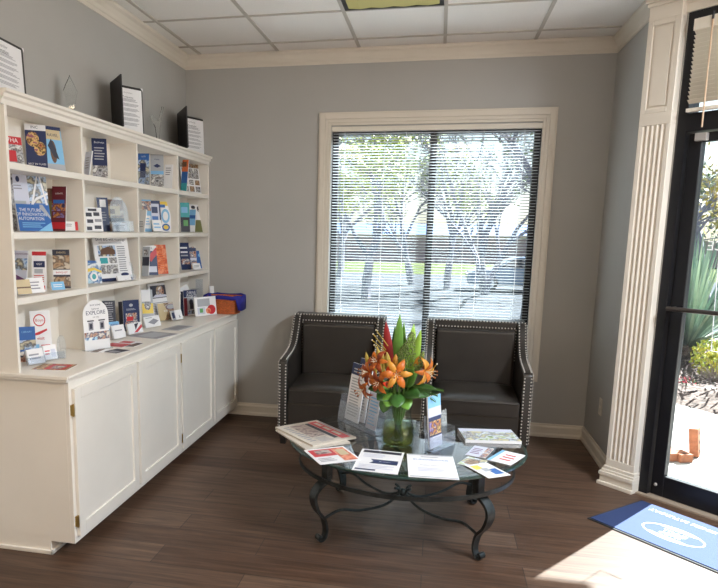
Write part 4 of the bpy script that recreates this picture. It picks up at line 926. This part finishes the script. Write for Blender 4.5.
# lilies
def lily(c, face, size, mt, mt2=None):
    face = V(face).normalized(); a = face.orthogonal().normalized(); b_ = face.cross(a)
    L_ = empty('lily', c, None, None); L_.parent = bq; L_.matrix_basis = WORLD[bq.name].inverted() @ M4.Translation(c)
    for k in range(6):
        th = 2*PI*k/6+.3; out = a*math.cos(th)+b_*math.sin(th)
        m = MB(); vs = []; n = 7; wd = size*(.42 if k % 2 else .34)
        for j in range(n+1):
            t = j/n; cc = c+out*size*(t*.92)+face*size*(.35*math.sin(PI*t*.75)-.28*t*t); sd = face.cross(out); wv = wd*.5*math.sin(PI*(.08+.9*t))**.9
            vs += [cc-sd*wv+face*.12*wv, cc+face*(-.05*wv), cc+sd*wv+face*.12*wv]
        fs = []
        for j in range(n): q = 3*j; fs += [(q, q+1, q+4, q+3), (q+1, q+2, q+5, q+4)]
        m.add(vs, fs, mt if k % 2 or mt2 is None else mt2); o = m.build('petal', L_, smooth=True, M=M4()); so = o.modifiers.new('s', 'SOLIDIFY'); so.thickness = .001
    m = MB()
    for k in range(6):
        th = 2*PI*k/6; out = a*math.cos(th)+b_*math.sin(th); e = c+face*size*.75+out*size*.22
        m.tube([c+face*.01, c+face*size*.45+out*size*.08, e], .0012, ANTH, 4); m.ball(e, .0045, mat('anther_rust', (.25, .07, .01), .7), 5, 4)
    m.build('stamens', L_, M=M4())
for (u, v, dy, f, s_, mt, mt2) in ((396, 374, -.13, (.15, -1, .15), .088, ORG, YEL), (424, 371, -.06, (.9, -.6, -.1), .085, YEL, ORG), (370, 372, -.07, (-.8, -.7, .1), .080, ORD, ORG), (366, 388, -.07, (-.9, -.5, -.5), .075, ORG, ORD), (378, 362, -.09, (-.5, -.9, .4), .070, ORD, ORG), (380, 382, -.12, (-.4, -1, -.1), .070, ORG, ORD), (389, 362, .06, (0, .9, .5), .08, ORG, ORD), (415, 362, .08, (.5, .8, .3), .075, ORG, ORD)):
    lily(px(u, v, dy), f, s_, mt, mt2)
blade(px(392, 380, -.12), px(388, 366, -.14), .035, mat('red_bloom', (.75, .05, .01), .4), 'red_petal'); blade(px(393, 386, -.12), px(383, 383, -.16), .03, MATS['red_bloom'], 'red_petal')
# buds
for (u, v, u2, v2, w_) in ((382, 372, 377, 346, .03), (388, 370, 387, 352, .034), (376, 374, 371, 358, .028), (395, 366, 396, 354, .03), (414, 366, 424, 354, .03), (384, 372, 382, 350, .024), (368, 366, 366, 352, .022)):
    p, q = px(u, v, -.06), px(u2, v2, -.07); d = q-p; m = MB(); k = 8
    m.tube([p+d*(j/k) for j in range(k+1)], [max(.0012, w_*.5*math.sin(PI*(.1+.88*j/k))) for j in range(k+1)], BUD if u < 395 else YEL, 8); m.build('bud', bq, smooth=True, M=M4())
for (u, v, u2, v2) in ((386, 350, 373, 334), (388, 346, 376, 330), (387, 353, 372, 340), (384, 356, 374, 345), (430, 372, 437, 364)):
    m = MB(); m.tube([px(u, v, -.05), px(u2, v2, -.08)], .0022, BUD, 5); m.ball(px(u2, v2, -.08), .004, ANTH, 5, 4); m.build('stamen', bq, M=M4())
# berry cluster: textured conical head
for (u, v, hgt, wv, dy) in ((404, 372, .20, .075, -.06), (400, 362, .10, .06, 0), (416, 372, .10, .035, -.07)):
    m = MB(); base = px(u, v, dy); r3 = random.Random(int(u))
    for k in range(230):
        t = r3.random(); rr_ = wv*.5*(1-t)**.55*(.6+.4*r3.random())*(.4+1.1*min(1, t*3)); a = r3.random()*2*PI
        m.ball(base+V((rr_*math.cos(a)+t*.03, rr_*math.sin(a), t*hgt)), .0042, BERRY, 5, 3)
    m.build('seed_head', bq, M=M4())
# fern sprig at right
for (u2, v2, dy) in ((444, 391, -.08), (438, 396, -.06), (436, 402, -.02)):
    m = MB(); p, q = px(412, 386, -.05), px(u2, v2, dy)
    m.tube([p, q], .0016, STEM, 4)
    for k in range(14):
        t = .25+.75*k/14; c = p+(q-p)*t
        for s_ in (-1, 1): e = c+V((.014, 0, s_*.016))*(1.1-t*.6); m.tube([c, e], [.0025, .0005], GRN, 4)
    m.build('fern_sprig', bq, M=M4())

# ------------------------------------------------------------------ mat
MATB = mat('blue_mat_fabric', (.020, .040, .125), .9, var=.18, scale=220, bump=.4)
RUB = mat('black_rubber', (.015, .015, .016), .7); MATW = mat('white_mat_print', (.80, .82, .85), .9)
mt0 = V((3.199, -1.181, 0)); ang = math.atan2(-(1.0), 1.0)
MM = M4.Translation((3.206, -1.178, 0.0008)) @ M4.Rotation(-PI/4-.03, 4, 'Z')    # local x along door, -y into the room
ml, mw = .76, .495
dm = empty('door_mat', (0, 0, 0), 'blue door mat with white oval emblem on the floor at the glass door', 'door mat', M=MM)
m = MB(); m.box((0, -mw, 0), (ml, 0, .005), RUB); m.build('rubber_backing', dm, bevel=.002, M=MM)
m = MB(); m.box((.012, -mw+.012, .005), (ml-.012, -.012, .009), MATB)
cx_, cy_ = ml/2-.03, -mw*.60
def ring(a1, b1, a2, b2, z):
    n = 40; vs = [(cx_+a1*math.cos(2*PI*k/n), cy_+b1*math.sin(2*PI*k/n), z) for k in range(n)]+[(cx_+a2*math.cos(2*PI*k/n), cy_+b2*math.sin(2*PI*k/n), z) for k in range(n)]
    m.add(vs, [(k, (k+1) % n, n+(k+1) % n, n+k) for k in range(n)], MATW)
ring(.155, .088, .147, .080, .0094)
def cap_(sgn):
    n = 14; vs = []
    for k in range(n+1):
        a = math.radians(46)+(PI-math.radians(92))*k/n; vs.append((cx_+.138*math.cos(a), cy_+sgn*.074*math.sin(a), .0094))
    m.add(vs, [tuple(range(n+1))], MATW)
cap_(1); cap_(-1)
def mtext(s_, x, y, txt, fl=True):
    c = -1 if fl else 1
    m.text(txt, s_, MATW, M4(((c, 0, 0, x), (0, c, 0, y), (0, 0, 1, .0096), (0, 0, 0, 1))))
mtext(.044, cx_, cy_+.018, 'SMALL'); mtext(.044, cx_, cy_-.018, 'SHOP')
mtext(.042, cx_+.02, -.085, 'SMALL BUSINESS SATURDAY'); 
m.keep = True
m.build('mat_surface', dm, M=MM)

# ================================================================== OUTSIDE
GND = MB(); CONC = mat('pale_concrete', (.36, .33, .295), .8, var=.10, scale=3, bump=.1)
CON2 = mat('bounce_concrete', (.52, .49, .46), .8, var=.08, scale=3)  # unseen lot made pale to bounce sunlight into the room
ASP = mat('road_asphalt', (.068, .074, .085), .95, spec=.05, var=.25, scale=.8, stretch=(.3, 1.6, 1))
GRASS = mat('dry_grass', (.075, .095, .03), .95, spec=.05, var=.35, scale=4)
def outw(name, pts, z, t, mt, label=None): 
    m = MB(); m.prism(pts, z-t, z, mt, 'z'); return st(m.build(name))
def gz(y): return -.02 if y < 3.5 else (-.02-(y-3.5)/12*.83 if y < 15.5 else -.85)
# concrete walk
outw('ground_walk', [(O.x+.10, O.y+.10), (E1.x+.12, E1.y+.12), (12, E1.y), (12, 3.5), (3.3, 3.5), (2.9, 1.6), (-6, 1.6), (-6, .16), (W+.16, .16)], -.02, .2, CONC)
m = MB(); vs = []
ysx = [1.6, 3.5, 5, 8, 12, 15.5, 34]
for y_ in ysx: vs += [(-60, y_, gz(y_)), (60, y_, gz(y_))]
m.add(vs, [(2*i_, 2*i_+1, 2*i_+3, 2*i_+2) for i_ in range(len(ysx)-1)], ASP); st(m.build('ground_road'))
m = MB(); m.quad((-60, 34, -.849), (60, 34, -.849), (60, 90, -.849), (-60, 90, -.849), GRASS); st(m.build('ground_grass'))
m = MB(); m.box((E1.x+.16, -40, -.22), (40, E1.y, -.03), CON2); m.box((-30, -40, -.22), (E1.x+.1, YB-.5, -.03), CON2); st(m.build('ground_lot'))
m = MB(); 
for p, q in (((3.72, -.27), (4.9, -.62)), ((3.79, -.10), (6.2, 1.2))):
    p, q = V((*p, -.0195)), V((*q, -.0195)); d = (q-p).normalized(); s_ = V((-d.y, d.x, 0))*.006; m.quad(p-s_, q-s_, q+s_, p+s_, mat('joint_grey', (.16, .15, .14), .9))
m.build('trim_joint')['kind'] = 'structure'
# mulch bed
MUL = mat('mulch', (.17, .12, .10), .95, var=.6, scale=22, bump=1.0)
m = MB(); n = 26; vs = []
ring0 = [(3.9, 1.75), (4.19, 1.47), (4.30, 1.35), (4.44, 1.11), (4.75, .85), (5.3, .7), (6.5, .7), (9, 1.6), (9, 5.2), (6, 6.2), (4.2, 5.2), (3.7, 3.0)]
m.add([(*p, -.019) for p in ring0]+[(p[0]*.85+5.8*.15, p[1]*.85+3*.15, .10) for p in ring0], [tuple(range(12, 24))]+[(k, (k+1) % 12, 12+(k+1) % 12, 12+k) for k in range(12)], MUL); st(m.build('ground_mulch_bed'))
m = MB(); r4 = random.Random(3); MU2 = mat('mulch_chip', (.26, .19, .17), .95, var=.6, scale=5)
for k in range(2600):
    x_, y_ = r4.uniform(4.2, 6.5), r4.uniform(.9, 4.6)
    if y_ < 1.55 and (x_-4.2)*1.3+(y_-1.5)*1.0 < .12: continue
    c = V((x_, y_, .02+min(.09, .25*max(0, (x_-4.2)))+r4.uniform(0, .02))); a = r4.uniform(0, PI); l_ = r4.uniform(.02, .06); d = V((math.cos(a), math.sin(a), r4.uniform(-.3, .5)))*l_; s_ = V((-d.y, d.x, 0))*.2
    m.add([c-d-s_, c+d-s_, c+d+s_, c-d+s_], [(0, 1, 2, 3)], MU2 if k % 3 else MUL)
m.keep = True
tag(m.build('mulch_chips'), 'brown wood mulch chips in the planting bed outside the door', 'mulch', kind='stuff')
# agave / yucca
AGV = mat('agave_blue_green', (.20, .28, .22), .5, var=.25, scale=3); AG2 = mat('agave_pale', (.36, .44, .32), .5, var=.25, scale=3)
def spiky(name, label, c, n, L0, w0, cat='plant'):
    t = empty(name, c, label, cat)
    r5 = random.Random(int(c[0]*10)); m = MB()
    for k in range(n):
        az = r5.uniform(0, 2*PI); el = math.radians(r5.uniform(8, 85)); L_ = L0*r5.uniform(.75, 1.05); d = V((math.cos(az)*math.cos(el), math.sin(az)*math.cos(el), math.sin(el))); sd = d.cross(V((0, 0, 1))).normalized(); vs = []
        for j in range(7):
            q = j/6; p = V(c)+V((0, 0, .12))+d*L_*q-V((0, 0, .12*L_))*q*q*math.cos(el); wv = w0*(.7+.6*q)*(1-q**2.2)*.5+.001; vs += [p-sd*wv, p+sd*wv]
        m.add(vs, [(2*j, 2*j+1, 2*j+3, 2*j+2) for j in range(6)], AGV if k % 3 else AG2)
    m.keep = True
    m.build('leaves', t, smooth=True, M=M4())
    m = MB(); m.tube([V(c)+V((0, 0, -.05)), V(c)+V((0, 0, .25))], [.12, .07], MUL, 10); m.build('trunk', t, M=M4())
spiky('yucca', 'large blue green spiky yucca in the mulch bed outside the door', (4.98, 3.55, .07), 330, 1.45, .036)
spiky('yucca', 'smaller spiky yucca standing further right behind the yellow shrub', (7.1, 5.0, .05), 90, 1.1, .05)
# yellow shrub & red flowers & dry twigs
def leafball(name, label, c, rad, n, mt, ls, cat='shrub', stem=True):
    t = empty(name, c, label, cat); m = MB(); r5 = random.Random(int(c[0]*77))
    for k in range(n):
        v_ = V((r5.gauss(0, 1), r5.gauss(0, 1), r5.gauss(0, 1))).normalized()*(r5.random()**.4)
        p = V(c)+V((0, 0, rad[2]))+V((v_.x*rad[0], v_.y*rad[1], v_.z*rad[2])); a = V((r5.gauss(0, 1), r5.gauss(0, 1), r5.gauss(0, 1))).normalized()*ls; b_ = a.orthogonal().normalized()*ls*.5
        m.add([p-a, p+b_, p+a, p-b_], [(0, 1, 2, 3)], mt if not isinstance(mt, tuple) else mt[k % len(mt)])
    m.keep = True; m.build('foliage', t, M=M4())
    if stem:
        m = MB()
        for k in range(6): a = 2*PI*k/6; m.tube([V(c)+V((0, 0, -.03)), V(c)+V((rad[0]*.5*math.cos(a), rad[1]*.5*math.sin(a), rad[2]))], [.008, .003], MUL, 5)
        m.build('stems', t, M=M4())
leafball('shrub', 'bright yellow green shrub outside at the right edge of the door', (4.80, 2.25, .07), (.24, .24, .22), 700, (mat('yellow_leaf', (.62, .55, .05), .5), mat('lime_leaf', (.40, .45, .06), .5)), .028)
leafball('flower_plant', 'low red flowering plant at the edge of the mulch bed', (4.42, 1.85, .045), (.12, .12, .06), 160, (mat('red_flower', (.60, .05, .08), .5), GRN, MU2), .016)
TWG = mat('dry_twig', (.30, .24, .20), .9)
for (cx2, cy2, lb, sc) in ((4.72, 2.0, 'grey dry twiggy plant left of the yellow shrub', .30), (5.3, 2.1, 'dry brown twiggy plant right of the yellow shrub in the mulch', .34)):
    t = empty('dry_plant', (cx2, cy2, .07), lb, 'plant'); m = MB(); r5 = random.Random(int(cx2*10))
    for k in range(70):
        az, el = r5.uniform(0, 2*PI), r5.uniform(.2, 1.3); d = V((math.cos(az)*math.cos(el), math.sin(az)*math.cos(el), math.sin(el)))*sc*r5.uniform(.5, 1)
        m.tube([(cx2, cy2, .06), V((cx2, cy2, .07))+d*.6+V((0, 0, .03)), V((cx2, cy2, .07))+d], [.003, .002, .0008], TWG, 4)
    m.build('twigs', t, M=M4())
# bricks
BRK = mat('orange_brick', (.40, .15, .075), .85, var=.25, scale=30, bump=.4); HOL = mat('brick_hole', (.05, .03, .02), .9)
def brick(label, c, rz, rx=0, col=BRK, ry=0):
    t = empty('brick', c, label, 'brick', 'loose bricks on the walk outside')
    Mx = M4.Translation(c) @ M4.Rotation(rz, 4, 'Z') @ M4.Rotation(ry, 4, 'Y') @ M4.Rotation(rx, 4, 'X'); m = MB(); m.box((-.10, -.046, 0), (.10, .046, .057), col); m.build('brick_body', t, bevel=.003, M=Mx)
    m = MB(); 
    for k in (-.065, 0, .065): m.box((k-.012, -.014, .0572), (k+.012, .014, .058), HOL)
    m.build('core_holes', t, M=Mx)
brick('cored orange brick lying outside, nearest the door frame', (3.592, -.235, -.0195), PI/2+.35)
brick('cored orange brick lying outside, right one of the lying pair', (3.690, -.232, -.0195), PI/2+.35)
brick('cored brick standing on end behind the lying pair outside', (3.80, -.13, .080), -.5, 0, ry=PI/2-.12)
# brick wall far, blue building behind
PINK = bpy.data.materials.new('pink_brick_wall'); PINK.use_nodes = True; nt = PINK.node_tree; b = nt.nodes['Principled BSDF']; tx = nt.nodes.new('ShaderNodeTexBrick'); tc = nt.nodes.new('ShaderNodeTexCoord'); mp = nt.nodes.new('ShaderNodeMapping'); mp.inputs['Rotation'].default_value = (PI/2, 0, 0)
nt.links.new(tc.outputs['Object'], mp.inputs[0]); nt.links.new(mp.outputs[0], tx.inputs['Vector']); tx.inputs['Scale'].default_value = 3; tx.inputs['Color1'].default_value = (.42, .27, .31, 1); tx.inputs['Color2'].default_value = (.50, .34, .38, 1); tx.inputs['Mortar'].default_value = (.46, .38, .42, 1); nt.links.new(tx.outputs['Color'], b.inputs['Base Color'])
bw = empty('boundary_wall', (0, 52, -.85), 'long pinkish brick boundary wall far across the road', 'wall')
m = MB(); m.box((-60, 52, -.9), (60, 52.25, 1.15), PINK); m.build('brickwork', bw, M=M4())
m = MB()
for k in range(40): m.box((-60+3*k-.2, 51.9, -.9), (-60+3*k+.2, 52.3, 1.22), PINK)
m.build('piers', bw, M=M4())
m = MB(); m.box((-60, 51.88, 1.15), (60, 52.36, 1.23), paint('wall_coping', (.5, .45, .43))); m.build('coping', bw, M=M4())
hb = empty('building', (0, 66, -.85), 'low blue roofed building behind the far brick wall', 'building')
m = MB(); m.box((-34, 66, -.9), (24, 76, 1.35), paint('tan_siding', (.5, .45, .36))); m.build('wall', hb, M=M4())
m = MB(); m.prism([(65.5, 1.35), (76.5, 1.35), (71, 2.5)], -35, 25, paint('blue_roof', (.10, .17, .42)), 'x'); m.build('roof', hb, M=M4())
for k in range(7):
    m = MB(); m.box((-32+8*k, 65.93, -.2), (-29.5+8*k, 66.02, 1.1), paint('pale_window', (.65, .62, .45))); m.build('window', hb, M=M4())
# trees
BARK = mat('grey_bark', (.24, .235, .28), .9, var=.3, scale=6); LF1 = mat('spring_leaf', (.42, .48, .05), .6, var=.3, scale=2); LF2 = mat('fresh_leaf', (.14, .21, .06), .6, var=.3, scale=2)
def tree(label, X, Y, H, spread, seed, leaves=0, lf=LF1, trunks=1, z=None, depth=5, name='tree'):
    r5 = random.Random(seed); zz = gz(Y) if z is None else z; t = empty(name, (X, Y, zz), label, 'tree')
    m = MB(); tips = []
    def br_(p, d, L_, r_, dep):
        pts = [p]; q = p.copy(); dd = d.copy()
        for j in range(4): dd = (dd+V((r5.gauss(0, .10), r5.gauss(0, .10), r5.gauss(0, .05)+.03))).normalized(); q = q+dd*L_/4; pts.append(q.copy())
        m.tube(pts, [r_*(1-.4*j/4) for j in range(5)], BARK, 6 if dep > 2 else 4, cap=False)
        if dep <= 2: tips.extend(pts[1:])
        if dep == 0: return
        for k in range(3 if dep > 1 else 3):
            s_ = r5.uniform(.35, 1); o_ = V((r5.gauss(0, 1), r5.gauss(0, 1), r5.gauss(0, .5))); nd = (dd*(.75)+o_*spread*.45+V((0, 0, .12))).normalized()
            br_(pts[min(4, max(1, int(s_*4+.5)))], nd, L_*r5.uniform(.6, .82), r_*.55, dep-1)
    for k in range(trunks):
        a = 2*PI*k/max(1, trunks)+seed; d0 = V((math.cos(a)*.28*(trunks > 1), math.sin(a)*.2*(trunks > 1), 1)).normalized(); br_(V((X, Y, zz-.05)), d0, H*.34, H*.022/(trunks**.4), depth)
    m.keep = True
    m.build('trunk_and_branches', t, smooth=True, M=M4())
    if leaves:
        m = MB(); 
        for k in range(leaves):
            p = r5.choice(tips)+V((r5.gauss(0, .12), r5.gauss(0, .12), r5.gauss(0, .12))); a = V((r5.gauss(0, 1), r5.gauss(0, 1), r5.gauss(0, 1))).normalized()*.075; b_ = a.orthogonal().normalized()*.045
            m.add([p-a, p+b_, p+a, p-b_], [(0, 1, 2, 3)], lf)
        m.keep = True; m.build('leaves', t, M=M4())
def xat(u, Y):  d = ray(u, 260); return CP.x+d.x*(Y-CP.y)/d.y
tree('leafy spring tree with thick trunk outside, at the left side of the window', xat(367, 19), 19, 8.5, 1.0, 3, 5200, LF1)
tree('bare many stemmed tree outside, in the right half of the window', xat(487, 22), 22, 8.5, .8, 11, 500, LF2, trunks=3)
tree('slender bare tree outside just left of the window mullion', xat(412, 26), 26, 8.0, .8, 5, 1800, LF1, trunks=2)
tree('bare tree outside just right of the window mullion', xat(448, 24), 24, 8.5, .8, 8, 1600, LF1, trunks=2)
tree('young green leafed tree outside at the far left pane edge', xat(340, 30), 30, 9, 1.0, 21, 2500, LF1)
tree('dark trunked tree outside at the right edge of the window', xat(531, 13), 13, 8, .7, 31, 300, LF2, depth=5)
tree('bare tree high above the yucca outside the door', xat(712, 12), 12, 6.2, 1.1, 40, 900, mat('golden_leaf', (.5, .40, .08), .6), depth=5, z=-.1)
tree('distant tree behind the yucca seen through the door', xat(694, 26), 26, 8, 1.0, 44, 2500, LF2)
# lamp post
m = MB(); X_ = xat(345, 33); m.tube([(X_, 33, -.85), (X_, 33, 6)], [.09, .06], BARK, 8)
# car
def car(cx3, cy3, z, label, mt, rz=0):
    t = empty('car', (cx3, cy3, z), label, 'car', None, rz); Mx = WORLD[t.name]
    GLS = mat('car_glass', (.02, .025, .03), .08, spec=.8)
    low = [(-2.25, .30), (-2.30, .55), (-2.22, .78), (-1.9, .86), (-1.25, .93), (1.35, .97), (2.05, .95), (2.25, .85), (2.30, .55), (2.22, .30), (1.75, .28), (1.70, .48), (1.52, .62), (1.28, .62), (1.10, .48), (1.05, .26), (-1.03, .26), (-1.08, .48), (-1.26, .62), (-1.50, .62), (-1.68, .48), (-1.73, .28)]
    m = MB(); m.prism(low, -.88, .88, mt, 'y'); m.build('body', t, smooth=True, bevel=.06, seg=3, M=Mx)
    m = MB(); cabp = [(-1.25, .92), (-.55, 1.36), (-.2, 1.43), (.55, 1.42), (1.05, 1.28), (1.65, .96)]
    vs = [(x_, s_*(.84 if z_ < 1 else .66), z_) for s_ in (-1, 1) for x_, z_ in cabp]; n = 6
    m.add(vs, [tuple(range(n)), tuple(range(n, 2*n))[::-1]]+[(k, (k+1) % n, n+(k+1) % n, n+k) for k in range(n)], mt); m.build('cabin', t, smooth=True, bevel=.04, seg=2, M=Mx)
    for s_ in (-1, 1):
        for wp in ([(-1.02, .98), (-.50, 1.31), (-.05, 1.36), (-.05, .98)], [(.03, .98), (.03, 1.36), (.52, 1.34), (.95, 1.22), (1.28, 1.0)]):
            m = MB(); m.add([(x_, s_*(.845-(z_-.95)*.43), z_) for x_, z_ in wp], [tuple(range(len(wp)))], GLS); m.build('side_window', t, M=Mx)
    m = MB(); m.add([(-1.20, -.74, .965), (-1.20, .74, .965), (-.60, .60, 1.345), (-.60, -.60, 1.345)], [(0, 1, 2, 3)], GLS); m.build('windscreen', t, M=Mx)
    for x_ in (-1.38, 1.40):
        for s_ in (-1, 1):
            m = MB(); q = Mx; prof = [(.0001, -.10), (.20, -.10), (.22, -.10), (.32, -.09), (.33, -.04), (.33, .10), (.0001, .10)]
            Mw = M4.Translation((x_, s_*.78, .33)) @ M4.Rotation(PI/2*(1 if s_ < 0 else 1), 4, 'X')
            m.lathe([(r_, z_) for r_, z_ in prof], (0, 0, 0), mat('tyre', (.02, .02, .02), .8), 24); wv = m.build('wheel', t, smooth=True, M=Mx @ Mw)
            m = MB(); m.lathe([(.0001, -.115), (.05, -.115), (.06, -.105), (.20, -.106)], (0, 0, 0), mat('alloy', (.55, .56, .58), .3, metal=.8), 16)
            m.lathe([(.0001, .115), (.05, .115), (.06, .105), (.20, .106)], (0, 0, 0), MATS['alloy'], 16); m.build('hubcap', wv, smooth=True, M=Mx @ Mw)
    m = MB(); m.box((-2.305, -.75, .60), (-2.24, -.45, .72), mat('lamp_clear', (.8, .8, .85), .2)); m.box((-2.305, .45, .60), (-2.24, .75, .72), MATS['lamp_clear']); m.build('headlight', t, M=Mx)
    m = MB(); m.box((2.22, -.78, .68), (2.30, -.45, .80), mat('lamp_red', (.5, .02, .02), .3)); m.box((2.22, .45, .68), (2.30, .78, .80), MATS['lamp_red']); m.build('tail_light', t, M=Mx)
car(CP.x+.0735*29.6+1.35, 24.4, -.85, 'pale silver blue sedan parked outside, seen through the right half of the window', mat('silver_blue_paint', (.24, .31, .40), .25, metal=.3, coat=.5))
car(CP.x+.19*36+1.2, 31.5, -.85, 'darker blue car outside, behind the silver sedan at the window edge', mat('deep_blue_paint', (.06, .14, .45), .25, coat=.5))
# unseen roof overhang added to block sun at the window and door
m = MB(); m.prism([(-1, .15), (-1, .75), (3.5, .75), (E1.x+.5, E1.y+.75), (E1.x+.5, E1.y+.2), (E1.x+.12, E1.y+.12), (W+.22, .0), (W+.15, .15)], ZC+.05, ZC+.2, CREAM, 'z'); st(m.build('roof_sun_block'))
m = MB(); m.box((-.3, YB-.3, ZC+.2), (XR+.3, .75, ZC+.3), CREAM); st(m.build('roof_slab'))

# ================================================================== LIGHT
w = bpy.data.worlds.new('sky'); S.world = w; w.use_nodes = True; nt = w.node_tree; bg = nt.nodes['Background']
sky = nt.nodes.new('ShaderNodeTexSky'); sky.sky_type = 'NISHITA'; sky.sun_disc = False; sky.sun_elevation = math.radians(39); sky.sun_rotation = math.radians(37); sky.air_density = 1.1; sky.dust_density = 1.5
hs = nt.nodes.new('ShaderNodeHueSaturation'); hs.inputs['Saturation'].default_value = .7; nt.links.new(sky.outputs[0], hs.inputs['Color']); nt.links.new(hs.outputs[0], bg.inputs[0]); bg.inputs[1].default_value = .075
sd = V((.604, .797, 0)).normalized()*math.cos(math.radians(39)); sd.z = math.sin(math.radians(39))
L = bpy.data.lights.new('sun', 'SUN'); L.energy = 16; L.angle = math.radians(.55); L.color = (1, .95, .87); so = bpy.data.objects.new('sun', L); COL.objects.link(so); so.rotation_euler = sd.to_track_quat('Z', 'Y').to_euler()
# unseen troffers added behind the viewer as warm fill light
for i_, (a, b2) in enumerate(((0, 8), (3, 8), (0, 10), (3, 10), (6, 9))):
    x0 = gx+a*T; y1_ = gy-b2*T
    troffer(x0, y1_, ('added recessed fill light behind the viewer, number in row from left wall '+['first', 'second', 'third', 'fourth', 'fifth'][i_]), LENS2)
    A = bpy.data.lights.new('troffer', 'AREA'); A.shape = 'SQUARE'; A.size = .5; A.energy = 6; A.color = (1, .74, .48)
    ao = bpy.data.objects.new('fill_troffer_light', A); COL.objects.link(ao); ao.location = (x0+T/2, y1_-T/2, ZC-.02)

for i_, (x0, y1_) in enumerate(((gx+6*T, gy-4*T), (gx+6*T, gy-5*T))):  # unseen cool troffers added at the right to brighten the cabinet fronts
    troffer(x0, y1_, 'added recessed fill light in the door alcove, '+['nearer the door', 'further from the door'][i_], LENS2)
    A = bpy.data.lights.new('troffer', 'AREA'); A.shape = 'SQUARE'; A.size = .5; A.energy = 38; A.color = (.82, .91, 1)
    ao = bpy.data.objects.new('fill_troffer_light', A); COL.objects.link(ao); ao.location = (x0+T/2, y1_-T/2, ZC-.02)

S.view_settings.view_transform = 'Standard'; S.view_settings.look = 'None'; S.view_settings.gamma = 1; S.view_settings.use_curve_mapping = False
S.view_settings.exposure = 1.38
cy = S.cycles; cy.use_denoising = True; cy.max_bounces = 10; cy.diffuse_bounces = 5; cy.glossy_bounces = 4; cy.transmission_bounces = 8; cy.transparent_max_bounces = 24
cy.caustics_reflective = False; cy.caustics_refractive = False; cy.sample_clamp_indirect = 6
